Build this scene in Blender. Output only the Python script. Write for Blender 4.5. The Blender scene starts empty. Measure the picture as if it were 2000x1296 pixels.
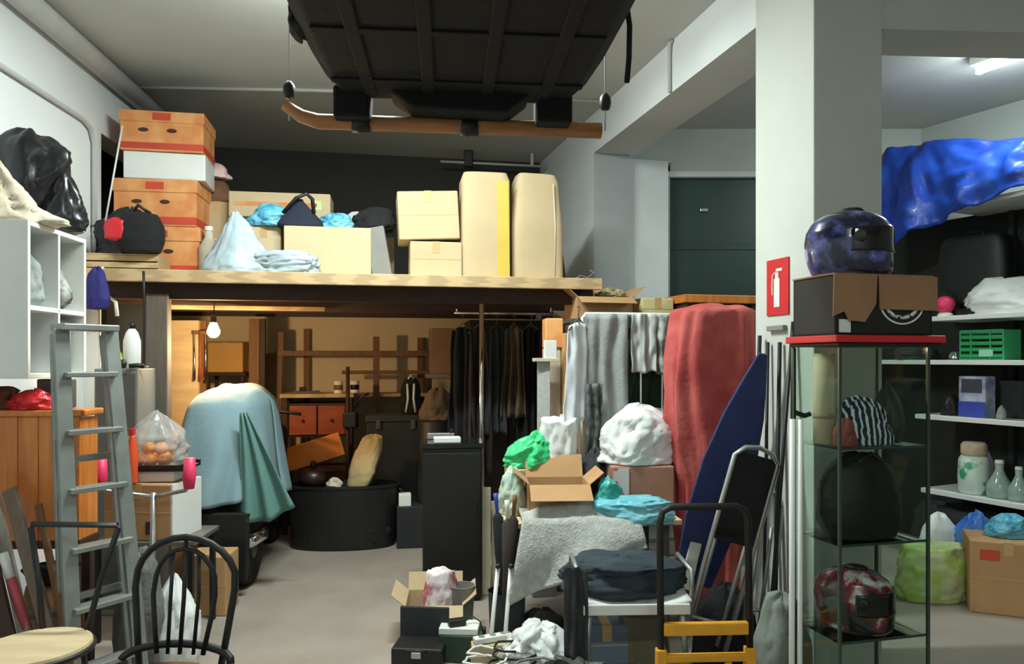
import bpy, bmesh, math, random
from mathutils import Vector, Matrix, noise

# ---------------------------------------------------------------- camera, world, lights
SC = bpy.context.scene
COL = SC.collection
F = 1444.0            # focal length in pixels of the 2000 px wide photograph
HZ = 700.0            # horizon row
EYE = 1.55            # eye height in metres
cam_d = bpy.data.cameras.new('camera')
cam = bpy.data.objects.new('camera', cam_d)
COL.objects.link(cam)
cam.location = (0, 0, EYE)
cam.rotation_euler = (math.pi / 2, 0, 0)
cam_d.sensor_width = 36
cam_d.lens = F / 2000 * 36
cam_d.shift_y = (HZ - 648) / 2000
cam_d.clip_start = 0.05
SC.camera = cam
w = bpy.data.worlds.new('world')
SC.world = w
w.use_nodes = True
w.node_tree.nodes['Background'].inputs[0].default_value = (0.6, 0.65, 0.65, 1)
w.node_tree.nodes['Background'].inputs[1].default_value = 0.02
SC.view_settings.view_transform = 'Standard'
SC.view_settings.look = 'None'
SC.view_settings.gamma = 1
SC.view_settings.exposure = 0.0
try:
    SC.view_settings.use_curve_mapping = False
except Exception:
    pass
L_MAIN, L_FILL, L_BAY, L_BULB = 98, 46, 20, 42      # lamp watts, used by the lamp builders

R = math.radians


def xp(px, Y): return (px - 1000.0) / F * Y
def zp(py, Y): return EYE - (py - HZ) / F * Y
def S(d, Y): return d / F * Y


# ---------------------------------------------------------------- materials
def lin(c):
    return tuple((v / 255 / 12.92) if v / 255 <= 0.04045 else ((v / 255 + 0.055) / 1.055) ** 2.4 for v in c) + (1,)


MATS = {}


def mat(name, rgb, rough=0.7, metal=0.0, var=0.12, scale=6.0, bump=0.0, bscale=30.0, rgb2=None, kind='noise', coat=0.0,
        stretch=(1, 1, 1), thr=None, trans=0.0, sheen=0.0):
    """Procedural material: a base colour broken up by noise / wave / voronoi plus fine bump."""
    if name in MATS:
        return MATS[name]
    m = bpy.data.materials.new(name)
    m.use_nodes = True
    nt = m.node_tree
    b = nt.nodes['Principled BSDF']
    tc = nt.nodes.new('ShaderNodeTexCoord')
    mp = nt.nodes.new('ShaderNodeMapping')
    mp.inputs['Scale'].default_value = stretch
    nt.links.new(tc.outputs['Object'], mp.inputs[0])
    if kind == 'wave':
        t = nt.nodes.new('ShaderNodeTexWave')
        t.inputs['Scale'].default_value = scale
        t.inputs['Distortion'].default_value = 5
        t.inputs['Detail'].default_value = 3
        out = t.outputs['Fac']
    elif kind == 'vor':
        t = nt.nodes.new('ShaderNodeTexVoronoi')
        t.inputs['Scale'].default_value = scale
        out = t.outputs['Distance']
    elif kind == 'bands':
        t = nt.nodes.new('ShaderNodeTexWave')
        t.inputs['Scale'].default_value = scale
        t.inputs['Distortion'].default_value = 1.2
        out = t.outputs['Fac']
    else:
        t = nt.nodes.new('ShaderNodeTexNoise')
        t.inputs['Scale'].default_value = scale
        t.inputs['Detail'].default_value = 5
        out = t.outputs['Fac']
    nt.links.new(mp.outputs[0], t.inputs['Vector'])
    r = nt.nodes.new('ShaderNodeValToRGB')
    nt.links.new(out, r.inputs[0])
    c1 = lin(rgb)
    if rgb2 is None:
        a = tuple(x * (1 - var) for x in c1[:3]) + (1,)
        c = tuple(min(1, x * (1 + var)) for x in c1[:3]) + (1,)
        r.color_ramp.elements[0].position = 0.3
        r.color_ramp.elements[1].position = 0.7
    else:
        a, c = c1, lin(rgb2)
        p = thr if thr is not None else (0.35, 0.65)
        r.color_ramp.elements[0].position = p[0]
        r.color_ramp.elements[1].position = p[1]
    r.color_ramp.elements[0].color = a
    r.color_ramp.elements[1].color = c
    nt.links.new(r.outputs[0], b.inputs['Base Color'])
    b.inputs['Roughness'].default_value = rough
    b.inputs['Metallic'].default_value = metal
    b.inputs['Coat Weight'].default_value = coat
    if trans:
        b.inputs['Transmission Weight'].default_value = trans
    if sheen:
        b.inputs['Sheen Weight'].default_value = sheen
    if bump:
        n2 = nt.nodes.new('ShaderNodeTexNoise')
        n2.inputs['Scale'].default_value = bscale
        n2.inputs['Detail'].default_value = 4
        nt.links.new(tc.outputs['Object'], n2.inputs['Vector'])
        bp = nt.nodes.new('ShaderNodeBump')
        bp.inputs['Strength'].default_value = bump
        bp.inputs['Distance'].default_value = 0.02
        nt.links.new(n2.outputs['Fac'], bp.inputs['Height'])
        nt.links.new(bp.outputs[0], b.inputs['Normal'])
    MATS[name] = m
    return m


def emit(name, rgb, strength):
    m = bpy.data.materials.new(name)
    m.use_nodes = True
    b = m.node_tree.nodes['Principled BSDF']
    b.inputs['Base Color'].default_value = lin(rgb)
    b.inputs['Emission Color'].default_value = lin(rgb)
    b.inputs['Emission Strength'].default_value = strength
    MATS[name] = m
    return m


def clear(name, rgb, gloss=0.12, alpha=0.0):
    """Thin clear pane or film: a transparent layer under a Fresnel reflection, with a little haze."""
    m = bpy.data.materials.new(name)
    m.use_nodes = True
    nt = m.node_tree
    nt.nodes.clear()
    o = nt.nodes.new('ShaderNodeOutputMaterial')
    t = nt.nodes.new('ShaderNodeBsdfTransparent')
    t.inputs[0].default_value = lin(rgb)
    g = nt.nodes.new('ShaderNodeBsdfGlossy')
    g.inputs['Roughness'].default_value = 0.03
    lw = nt.nodes.new('ShaderNodeFresnel')
    lw.inputs[0].default_value = 1.0 + gloss * 4
    mx = nt.nodes.new('ShaderNodeMixShader')
    nt.links.new(lw.outputs[0], mx.inputs[0])
    nt.links.new(t.outputs[0], mx.inputs[1])
    nt.links.new(g.outputs[0], mx.inputs[2])
    d = nt.nodes.new('ShaderNodeBsdfDiffuse')
    d.inputs[0].default_value = lin((225, 230, 228))
    m2 = nt.nodes.new('ShaderNodeMixShader')
    m2.inputs[0].default_value = alpha
    nt.links.new(mx.outputs[0], m2.inputs[1])
    nt.links.new(d.outputs[0], m2.inputs[2])
    nt.links.new(m2.outputs[0], o.inputs[0])
    MATS[name] = m
    return m


CONC = mat('concrete_floor', (152, 142, 132), 0.75, var=0.14, scale=2.2, bump=0.15, bscale=14)
CEIL = mat('ceiling_plaster', (196, 196, 190), 0.9, var=0.05, scale=1.5, bump=0.08, bscale=10)
WHITE = mat('white_plaster', (222, 226, 226), 0.85, var=0.05, scale=2, bump=0.12, bscale=12)
GREYW = mat('grey_plaster', (196, 200, 194), 0.88, var=0.05, scale=2, bump=0.12, bscale=12)
BEIGE = mat('beige_plaster', (224, 206, 170), 0.88, var=0.06, scale=2, bump=0.1, bscale=12)
SHADEW = mat('shade_dark_plaster', (62, 62, 58), 0.92, var=0.1, scale=2, bump=0.1, bscale=12)  # plaster with the shade of rear wall and recess put into its colour
PIPE = mat('painted_pipe', (190, 190, 186), 0.6, var=0.06)
PINE = mat('pale_pine', (184, 156, 116), 0.6, var=0.14, scale=3, stretch=(0.4, 9, 9), kind='wave')
PLY = mat('plywood', (206, 184, 146), 0.7, var=0.12, scale=4, stretch=(1, 6, 6))
DKWOOD = mat('dark_brown_wood', (58, 38, 28), 0.7, var=0.25, scale=4, stretch=(1, 8, 8))
BROWN = mat('mid_brown_wood', (120, 84, 52), 0.65, var=0.2, scale=4, stretch=(6, 6, 1))
OAK = mat('worn_oak_bar', (178, 122, 76), 0.6, var=0.22, scale=5, stretch=(1, 8, 8))
ORANGEP = mat('orange_pine', (218, 134, 58), 0.45, rgb2=(190, 104, 42), scale=5.0, stretch=(5, 5, 0.5), coat=0.2, bump=0.03)
REDWOOD = mat('red_brown_wood', (150, 70, 34), 0.5, var=0.2, scale=4, stretch=(1, 1, 6))
CARD = mat('cardboard', (182, 142, 98), 0.85, var=0.08, scale=5, bump=0.05, bscale=60)
CARDP = mat('pale_cardboard', (192, 170, 134), 0.85, var=0.06, scale=4, bump=0.05, bscale=60)
CARDC = mat('cream_carton', (204, 182, 146), 0.8, var=0.05, scale=3, bump=0.05, bscale=60)
CARDD = mat('dull_brown_cardboard', (150, 112, 82), 0.85, var=0.1, scale=5, bump=0.05, bscale=60)
TAPE = mat('packing_tape', (196, 160, 110), 0.35, var=0.05)
ORCARD = mat('orange_fruit_carton', (228, 164, 104), 0.75, rgb2=(214, 136, 80), scale=7, thr=(0.4, 0.62))
REDPR = mat('red_print', (196, 70, 50), 0.7, var=0.1)
YELPR = mat('yellow_strap', (196, 166, 62), 0.6, var=0.1)
BLACK = mat('black_plastic', (20, 20, 20), 0.5, var=0.2)
HULLB = mat('hull_black', (9, 9, 10), 0.85, var=0.3, scale=8, bump=0.2, bscale=40)
BLACKM = mat('matte_black_fabric', (20, 20, 21), 0.9, var=0.3, scale=8, bump=0.3, bscale=60)
BLACKG = mat('glossy_black_film', (26, 26, 28), 0.32, var=0.2, bump=0.2, bscale=10)
CHAR = mat('charcoal_cloth', (48, 52, 54), 0.9, var=0.2, scale=9, bump=0.2, bscale=60)
NAVY = mat('navy_cloth', (42, 52, 98), 0.85, var=0.2, scale=6, bump=0.2, bscale=60)
DENIM = mat('dark_denim', (46, 58, 66), 0.9, var=0.2, scale=12, bump=0.2, bscale=90)
GREY = mat('mid_grey_paint', (128, 128, 124), 0.6, var=0.08)
DGREY = mat('dark_grey_metal', (84, 84, 80), 0.5, var=0.12)
GREYC = mat('grey_cloth', (150, 156, 154), 0.9, var=0.12, scale=8, bump=0.2, bscale=60)
GREYB = mat('heather_grey_blanket', (176, 178, 172), 0.95, var=0.16, scale=26, bump=0.4, bscale=80)
SHEET = mat('light_blue_sheet', (128, 156, 166), 0.85, var=0.06, scale=4, bump=0.12, bscale=30)
SHEETG = mat('sea_green_sheet', (98, 140, 134), 0.85, var=0.08, scale=4, bump=0.12, bscale=30)
REDC = mat('faded_red_cloth', (206, 104, 96), 0.85, rgb2=(172, 66, 66), scale=4, bump=0.2, bscale=30)
WHITEP = mat('white_plastic', (226, 228, 224), 0.45, var=0.04)
WHITEB = mat('white_bag_film', (224, 228, 226), 0.4, var=0.06, scale=8, bump=0.25, bscale=14)
BLUEB = mat('pale_blue_bag_film', (170, 186, 194), 0.4, var=0.08, scale=7, bump=0.25, bscale=14)
AQUA = mat('bright_blue_bag_film', (70, 160, 196), 0.4, rgb2=(130, 200, 222), scale=9, bump=0.25, bscale=14)
TEAL = mat('teal_blue_bag_film', (88, 178, 196), 0.4, rgb2=(140, 204, 214), scale=6, bump=0.25, bscale=14)
CREAM = mat('cream_cloth', (200, 188, 166), 0.9, var=0.08, scale=5, bump=0.2, bscale=30)
CREAMP = mat('cream_board', (222, 216, 186), 0.6, var=0.05)
ALU = mat('brushed_aluminium', (186, 188, 186), 0.35, metal=0.85, var=0.08, scale=10)
ALUD = mat('dull_aluminium', (150, 156, 152), 0.45, metal=0.6, var=0.12, scale=10)
STEEL = mat('chrome', (220, 220, 220), 0.15, metal=1.0, var=0.03)
YELM = mat('yellow_enamel', (226, 160, 40), 0.4, var=0.12, scale=12)
PINK = mat('hot_pink_plastic', (222, 52, 98), 0.5, var=0.1)
REDP = mat('red_plastic', (200, 34, 44), 0.4, var=0.1)
GREENM = mat('bright_green_film', (60, 206, 130), 0.4, var=0.15, scale=8, bump=0.2, bscale=14)
DKGREEN = mat('dark_green_cloth', (24, 52, 32), 0.9, var=0.2, bump=0.2)
MAROON = mat('maroon_cloth', (104, 24, 50), 0.9, var=0.2, bump=0.2)
DOORG = mat('dark_green_door_paint', (38, 58, 54), 0.4, var=0.2, scale=2)
TARP = mat('blue_tarpaulin', (20, 50, 140), 0.35, rgb2=(30, 74, 176), scale=3, bump=0.3, bscale=9, coat=0.1)
LIME = mat('lime_bag_film', (178, 206, 92), 0.45, rgb2=(214, 224, 180), scale=7, bump=0.2, bscale=14)
GCRATE = mat('green_crate_plastic', (24, 150, 92), 0.45, var=0.1)
BLUEP = mat('blue_packaging', (52, 74, 176), 0.5, var=0.1)
ORFRUIT = mat('orange_fruit_skin', (232, 140, 30), 0.5, var=0.1)
TAN = mat('tan_cloth', (182, 160, 116), 0.9, var=0.12, scale=8, bump=0.2, bscale=40)
GLASS = clear('cabinet_glass', (244, 250, 246), 0.035)
FILM = clear('clear_film', (250, 252, 251), 0.08, 0.3)
BULB = emit('bulb_glow', (255, 214, 150), 40)
TUBEL = emit('tube_glow', (232, 255, 244), 9)


# ---------------------------------------------------------------- mesh helpers
def sp(v, e):
    return math.copysign(abs(v) ** e, v)


class MB:
    def __init__(s):
        s.v = []
        s.f = []

    def add(s, vs, fs):
        o = len(s.v)
        s.v += [tuple(p) for p in vs]
        s.f += [[i + o for i in f] for f in fs]
        return s

    def box(s, c, d, rot=None):
        x, y, z = d[0] / 2, d[1] / 2, d[2] / 2
        vs = [Vector(p) for p in ((-x, -y, -z), (x, -y, -z), (x, y, -z), (-x, y, -z), (-x, -y, z), (x, -y, z), (x, y, z), (-x, y, z))]
        if rot is not None:
            vs = [rot @ p for p in vs]
        c = Vector(c)
        return s.add([c + p for p in vs], [[0, 3, 2, 1], [4, 5, 6, 7], [0, 1, 5, 4], [1, 2, 6, 5], [2, 3, 7, 6], [3, 0, 4, 7]])

    def beam(s, p0, p1, w, t, up=(0, 0, 1)):
        """A straight board between two points, w across and t thick."""
        p0, p1 = Vector(p0), Vector(p1)
        d = (p1 - p0)
        L = d.length
        d.normalize()
        a = d.cross(Vector(up))
        if a.length < 1e-4:
            a = d.cross(Vector((0, 1, 0)))
        a.normalize()
        b = a.cross(d)
        rot = Matrix((a, b, d)).transposed()
        return s.box((p0 + p1) / 2, (w, t, L), rot)

    def tube(s, pts, r, n=10, closed=False, flat=1.0):
        pts = [Vector(p) for p in pts]
        N = len(pts)
        rs = r if isinstance(r, (list, tuple)) else [r] * N
        vs, fs = [], []
        ref = None
        for i, p in enumerate(pts):
            if closed:
                d = pts[(i + 1) % N] - pts[i - 1]
            else:
                d = pts[min(i + 1, N - 1)] - pts[max(i - 1, 0)]
            d.normalize()
            if ref is None:
                ref = Vector((0, 0, 1)) if abs(d.z) < 0.9 else Vector((1, 0, 0))
            a = d.cross(ref)
            if a.length < 1e-5:
                a = d.cross(Vector((0, 1, 0)))
            a.normalize()
            b = a.cross(d)
            ref = b
            for k in range(n):
                t = 2 * math.pi * k / n
                vs.append(p + a * math.cos(t) * rs[i] + b * math.sin(t) * rs[i] * flat)
        M = N if closed else N - 1
        for i in range(M):
            j = (i + 1) % N
            for k in range(n):
                k2 = (k + 1) % n
                fs.append([i * n + k, i * n + k2, j * n + k2, j * n + k])
        if not closed:
            fs.append(list(range(n))[::-1])
            fs.append([(N - 1) * n + k for k in range(n)])
        return s.add(vs, fs)

    def lathe(s, prof, c=(0, 0, 0), n=24, axis=2, sx=1.0, sy=1.0):
        c = Vector(c)
        vs, fs = [], []
        for (r, z) in prof:
            for k in range(n):
                t = 2 * math.pi * k / n
                x, y = r * sx * math.cos(t), r * sy * math.sin(t)
                p = (x, y, z) if axis == 2 else ((z, x, y) if axis == 0 else (x, z, y))
                vs.append(c + Vector(p))
        m = len(prof)
        for i in range(m - 1):
            for k in range(n):
                k2 = (k + 1) % n
                fs.append([i * n + k, i * n + k2, (i + 1) * n + k2, (i + 1) * n + k])
        fs.append(list(range(n))[::-1])
        fs.append([(m - 1) * n + k for k in range(n)])
        return s.add(vs, fs)

    def lump(s, prof, rx, ry, h, amp=0.06, freq=2.5, seed=0, folds=0, famp=0.0, e=1.0, n=44, m=26, c=(0, 0, 0), lean=(0, 0), ridge=0.0):
        """Soft body: prof = (radius, height) pairs 0..1, swept round an ellipse and broken by noise and folds."""
        c = Vector(c)
        vs, fs = [], []
        K = len(prof) - 1
        for i in range(m + 1):
            t = i / m * K
            a = min(int(t), K - 1)
            u = t - a
            r = prof[a][0] * (1 - u) + prof[a + 1][0] * u
            z = prof[a][1] * (1 - u) + prof[a + 1][1] * u
            for k in range(n):
                th = 2 * math.pi * k / n
                dx, dy = sp(math.cos(th), e), sp(math.sin(th), e)
                q = Vector((dx * freq * 0.6, dy * freq * 0.6, z * freq)) + Vector((seed * 7.3, seed * 3.1, seed))
                f = 1 + amp * noise.noise(q) * 1.6
                if ridge:
                    f += ridge * ((0.35 - abs(noise.noise(q * 2.3))) * 1.3 + (0.3 - abs(noise.noise(q * 5.1))) * 0.6)
                if folds:
                    f += famp * math.sin(folds * th + 2 * noise.noise(q)) * (1 - z)
                zz = z * h * (1 + amp * 0.7 * noise.noise(q + Vector((5, 9, 2)))) if 0 < i < m else z * h
                vs.append(c + Vector((rx * r * f * dx + lean[0] * z, ry * r * f * dy + lean[1] * z, max(0.0, zz))))
        for i in range(m):
            for k in range(n):
                k2 = (k + 1) % n
                fs.append([i * n + k, i * n + k2, (i + 1) * n + k2, (i + 1) * n + k])
        fs.append(list(range(n))[::-1])
        fs.append([m * n + k for k in range(n)])
        return s.add(vs, fs)

    def sheet(s, fn, nu, nv):
        vs = [fn(i / nu, j / nv) for j in range(nv + 1) for i in range(nu + 1)]
        fs = [[j * (nu + 1) + i, j * (nu + 1) + i + 1, (j + 1) * (nu + 1) + i + 1, (j + 1) * (nu + 1) + i] for j in range(nv) for i in range(nu)]
        return s.add(vs, fs)

    def prism(s, poly, y0, y1):
        """Polygon in the local x-z plane, extruded along y."""
        n = len(poly)
        vs = [(p[0], y0, p[1]) for p in poly] + [(p[0], y1, p[1]) for p in poly]
        fs = [list(range(n)), [n + i for i in range(n)][::-1]] + [[i, i + n, (i + 1) % n + n, (i + 1) % n] for i in range(n)]
        return s.add(vs, fs)

    def build(s, name, m, parent=None, loc=None, yaw=0.0, smooth=False, bevel=0.0, solid=0.0, seg=2, rot=None):
        me = bpy.data.meshes.new(name)
        bm = bmesh.new()
        bv = [bm.verts.new(p) for p in s.v]
        for f in s.f:
            try:
                bm.faces.new([bv[i] for i in f])
            except ValueError:
                pass
        if smooth:
            bmesh.ops.remove_doubles(bm, verts=bm.verts, dist=1e-5)
        bmesh.ops.recalc_face_normals(bm, faces=bm.faces)
        if bevel:
            bmesh.ops.bevel(bm, geom=list(bm.edges), offset=bevel, segments=seg, affect='EDGES', profile=0.5, clamp_overlap=True)
        bm.to_mesh(me)
        bm.free()
        me.materials.append(m)
        if smooth:
            for p in me.polygons:
                p.use_smooth = True
        o = bpy.data.objects.new(name, me)
        COL.objects.link(o)
        if parent:
            o.parent = parent
        if loc is not None:
            o.location = loc
        o.rotation_euler = (0, 0, yaw) if rot is None else rot
        if solid:
            md = o.modifiers.new('thickness', 'SOLIDIFY')
            md.thickness = solid
            md.offset = 0
        return o


def tag(o, label, cat=None, group=None):
    o['label'] = label
    if cat:
        o['category'] = cat
    if group:
        o['group'] = group
    return o


def thing(name, label, cat, loc, yaw=0.0, group=None, rot=None):
    o = bpy.data.objects.new(name, None)
    COL.objects.link(o)
    o.empty_display_size = 0.05
    o.location = loc
    o.rotation_euler = (0, 0, yaw) if rot is None else rot
    return tag(o, label, cat, group)


def struct(o):
    o['kind'] = 'structure'
    return o


def quadbox(p0, p1, t, z0, z1):
    """A wall slab along p0-p1 (plan), t thick to its left side, between two heights."""
    a, b = Vector((p0[0], p0[1], 0)), Vector((p1[0], p1[1], 0))
    d = (b - a).normalized()
    nrm = Vector((-d.y, d.x, 0)) * t
    m = MB()
    base = [a, b, b + nrm, a + nrm]
    m.add([p + Vector((0, 0, z0)) for p in base] + [p + Vector((0, 0, z1)) for p in base],
          [[3, 2, 1, 0], [4, 5, 6, 7], [0, 1, 5, 4], [1, 2, 6, 5], [2, 3, 7, 6], [3, 0, 4, 7]])
    return m


# ---------------------------------------------------------------- the room
CZ = 3.6                    # ceiling height
Y10 = R(10.5)               # yaw of the mezzanine and back wall
Y14 = R(14)                 # yaw of the beam and pillar


def beam_x(Y): return 2.2215 - 0.2486 * Y        # plan line of the beam's face
def wl_x(Y): return -2.77 - 0.1 * (Y - 4.23)     # plan line of the left-hand wall


struct(MB().box((0.6, 3.4, -0.06), (11.5, 11.6, 0.12)).build('floor', CONC))
struct(MB().box((0.6, 3.4, CZ + 0.06), (11.5, 11.6, 0.12)).build('ceiling', CEIL))
struct(quadbox((wl_x(-2.2), -2.2), (wl_x(5.15), 5.15), 0.18, 0, CZ).build('wall_left', WHITE))
struct(quadbox((wl_x(5.15), 5.15), (wl_x(7.3), 7.3), 0.18, 3.12, CZ).build('trim_1', WHITE))
struct(quadbox((-3.62, 5.1), (-3.7, 7.4), 0.15, 0, CZ).build('wall_recess', SHADEW))  # darkness of the recess is put into the wall colour
uD, vD = Vector((math.cos(Y10), math.sin(Y10), 0)), Vector((-math.sin(Y10), math.cos(Y10), 0))
bw0 = Vector((0.30, 7.75, 0)) - uD * 4.4
bw1 = Vector((0.30, 7.75, 0)) + uD * 0.6
struct(quadbox(bw0, bw1, 0.2, 0, 2.12).build('wall_back', BEIGE))
struct(quadbox(bw0, bw1, 0.2, 2.12, CZ).build('wall_back_upper', SHADEW))  # shadow above the deck painted in as a dark wall colour
# wall below the beam at the rear, then the wall of the side bay with the tall door
struct(quadbox((0.996, 6.258), (0.685, 6.18), -0.02, 0, 3.27).build('wall_end', WHITE))
m = MB()
pl = [(0.685, 6.18), (0.996, 6.258), (0.972, 6.355), (1.363, 6.452), (1.327, 6.6), (1.6, 7.9), (0.26, 7.9)]
n = len(pl)
m.add([(p[0], p[1], 0) for p in pl] + [(p[0], p[1], 3.27) for p in pl],
      [list(range(n))[::-1], [n + i for i in range(n)]] + [[i, (i + 1) % n, (i + 1) % n + n, i + n] for i in range(n)])
struct(m.build('wall_divider', WHITE))
struct(MB().box((1.16, 6.75, 3.435), (0.5, 0.5, 0.33)).build('wall_bay_filler', GREYW))
struct(quadbox((1.36, 6.6), (1.36, 6.9), -0.05, 0, CZ).build('wall_bay_return', GREYW))
struct(quadbox((2.42, 6.6), (3.66, 6.6), 0.2, 0, CZ).build('wall_bay_rear', GREYW))
struct(quadbox((1.31, 6.6), (2.42, 6.6), 0.2, 3.17, CZ).build('wall_bay_lintel', GREYW))
struct(quadbox((3.656, 6.6), (3.656 + 4.2 * 0.467, 6.6 - 4.2 * 0.884), 0.2, 0, CZ).build('wall_right', GREYW))
struct(quadbox((5.617, 2.887), (5.617, -2.2), 0.2, 0, CZ).build('wall_right_near', GREYW))
struct(quadbox((5.7, -2.2), (-2.3, -2.2), 0.2, 0, CZ).build('wall_front', WHITE))
# door of the side bay
d = struct(MB().box((1.88, 6.66, 1.585), (1.04, 0.05, 3.15)).build('door_1', DOORG, bevel=0.004))
MB().box((1.72, 6.625, 2.88), (0.07, 0.02, 0.03)).build('door_handle', STEEL, d, bevel=0.004)
for zz in (0.85, 1.9, 2.55):
    MB().box((1.88, 6.632, zz), (0.98, 0.012, 0.05)).build('door_rail', DOORG, d, bevel=0.003)
struct(MB().box((1.88, 6.6, 3.19), (1.1, 0.06, 0.05)).build('trim_2', WHITE, bevel=0.004))
# beam, pillar, header
struct(quadbox((beam_x(3.6), 3.6), (beam_x(7.85), 7.85), -0.36, 3.27, CZ).build('beam', WHITE))
pa = Vector((1.38, 3.38, 0))
pu, pv = Vector((0.97, 0.2425, 0)), Vector((-0.24, 0.97, 0))
m = MB()
base = [pa, pa + pu * 0.37, pa + pu * 0.37 + pv * 0.48, pa + pv * 0.48]
m.add([p for p in base] + [p + Vector((0, 0, CZ)) for p in base], [[3, 2, 1, 0], [4, 5, 6, 7], [0, 1, 5, 4], [1, 2, 6, 5], [2, 3, 7, 6], [3, 0, 4, 7]])
PILLAR = struct(m.build('pillar', GREYW, bevel=0.008))
hp = pa + pu * 0.37 + pv * 0.05
struct(quadbox((hp.x, hp.y), (hp.x + 2.6 * 0.998, hp.y + 2.6 * 0.06), 0.3, 3.12, CZ).build('header_beam', GREYW))
# surface duct at the left wall top, conduit that turns down, ceiling strips
struct(MB().tube([(wl_x(y) + 0.07, y, CZ - 0.075) for y in (-2.1, 1, 4, 6.9)], 0.07, 14).build('trim_3', PIPE, smooth=True))
cp = [(wl_x(y) + 0.02, y, 3.12 - 0.012 * (5.0 - y)) for y in (-2.0, 2.0, 4.0, 4.85)]
cp += [(wl_x(4.95) + 0.02, 4.95, 3.09), (wl_x(5.0) + 0.02, 5.0, 3.0), (wl_x(5.0) + 0.02, 5.0, 2.2)]
tag(MB().tube(cp, 0.016, 8).build('conduit_pipe', PIPE, smooth=True), 'thin grey conduit along the white wall bending down at its end', 'pipe')
tag(MB().tube([(-2.9, 5.55, CZ - 0.012), (-1.5, 5.62, CZ - 0.012), (0.75, 5.86, CZ - 0.012)], 0.014, 8).build('ceiling_conduit', PIPE, smooth=True),
    'thin pale conduit running straight across the ceiling', 'pipe')
t = thing('ceiling_rail', 'thin pale rail with black clamp under the ceiling above the foam pads', 'rail', (-0.35, 7.3, CZ))
MB().tube([(-0.35, -0.06, -0.12), (0.68, 0.13, -0.12)], 0.012, 8).build('rod', PIPE, t, smooth=True)
MB().box((-0.08, 0.0, -0.08), (0.09, 0.06, 0.16)).build('clamp', BLACK, t, bevel=0.01)
MB().box((0.55, 0.1, -0.06), (0.03, 0.03, 0.12)).build('hanger', PIPE, t, bevel=0.003)
t = MB().tube([(1.02 + 0.015, 4.75, CZ - 0.01), (beam_x(4.78) - 0.02, 4.76, CZ - 0.02), (beam_x(4.78) - 0.016, 4.78, CZ - 0.08), (beam_x(4.78) - 0.014, 4.78, 3.27)], 0.012, 8).build('beam_cable', PIPE, smooth=True)
tag(t, 'short grey cable dropping over the face of the white beam', 'cable')
tag(MB().tube([(1.05, 5.2, CZ - 0.012), (2.4, 5.2, CZ - 0.012)], 0.016, 8).build('bay_conduit', DGREY, smooth=True), 'dark conduit on the side bay ceiling behind the beam', 'pipe')
# fire extinguisher sign on the pillar
t = thing('fire_extinguisher_sign', 'red fire extinguisher sign with white pictogram on the pillar', 'sign', (1.314, 3.645, 1.764), R(-76))
MB().box((0, -0.004, 0.139), (0.183, 0.008, 0.278)).build('plate', REDP, t, bevel=0.003)
g = MB()
g.box((0, -0.009, 0.11), (0.046, 0.004, 0.14)).box((0, -0.009, 0.195), (0.026, 0.004, 0.03)).box((0.018, -0.009, 0.222), (0.05, 0.004, 0.014))
g.tube([(-0.01, -0.009, 0.212), (-0.035, -0.009, 0.2), (-0.04, -0.009, 0.15), (-0.038, -0.009, 0.1)], 0.004, 6)
g.build('pictogram', WHITEP, t)
tag(MB().box((0, -0.012, 0.0), (0.14, 0.024, 0.026)).build('wall_bracket', GREY, loc=(1.314, 3.645, 1.70), yaw=R(-76), bevel=0.004),
    'small grey bracket on the pillar below the red sign', 'bracket')


# ---------------------------------------------------------------- lamps
def tube_lamp(loc, yaw, length, watts, label, color=(0.9, 1.0, 0.96), side=0.28):
    t = thing('fluorescent_lamp', label, 'lamp', loc, yaw, 'ceiling tube lamps')
    MB().box((0, 0, -0.03), (length, 0.16, 0.06)).build('housing', WHITEP, t, bevel=0.006)
    MB().tube([(-length / 2 + 0.04, 0, -0.085), (length / 2 - 0.04, 0, -0.085)], 0.022, 12).build('tube', TUBEL, t, smooth=True)
    for sx in (-1, 1):
        MB().box((sx * (length / 2 - 0.02), 0, -0.08), (0.03, 0.05, 0.05)).build('socket', WHITEP, t, bevel=0.004)
    l = bpy.data.lights.new('tube_light', 'AREA')
    l.shape = 'RECTANGLE'
    l.size = length * 0.95
    l.size_y = 0.12
    l.energy = watts
    l.color = color
    l.spread = R(180)
    o = bpy.data.objects.new('tube_light', l)
    COL.objects.link(o)
    o.parent = t
    o.location = (0, 0, -0.12)
    # a tube also throws light sideways and up on the ceiling around it
    for sx in (-0.3, 0.3):
        p = bpy.data.lights.new('tube_side_light', 'POINT')
        p.energy = watts * side
        p.color = color
        p.shadow_soft_size = 0.1
        q = bpy.data.objects.new('tube_side_light', p)
        COL.objects.link(q)
        q.parent = t
        q.location = (sx * length, 0, -0.2)
    return t


tube_lamp((-0.7, 3.78, CZ), R(8), 1.25, L_MAIN, 'ceiling tube lamp above the aisle beside the hoisted black load')
tube_lamp((0.3, -0.6, CZ), R(0), 1.25, L_FILL, 'added unseen fill tube lamp near the garage front')  # fill light added behind the camera, dressed as a tube fixture
tube_lamp((3.37, 4.72, CZ), R(-62), 0.8, L_BAY, 'bright ceiling tube lamp in the shelf bay above the blue tarpaulin', color=(0.86, 1.0, 0.94), side=0.62)

# ---------------------------------------------------------------- mezzanine
DZ = 2.12


def yf(px):
    k = (px - 1000) / F
    return 5.1728 / (1 - 0.1854 * k)


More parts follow.
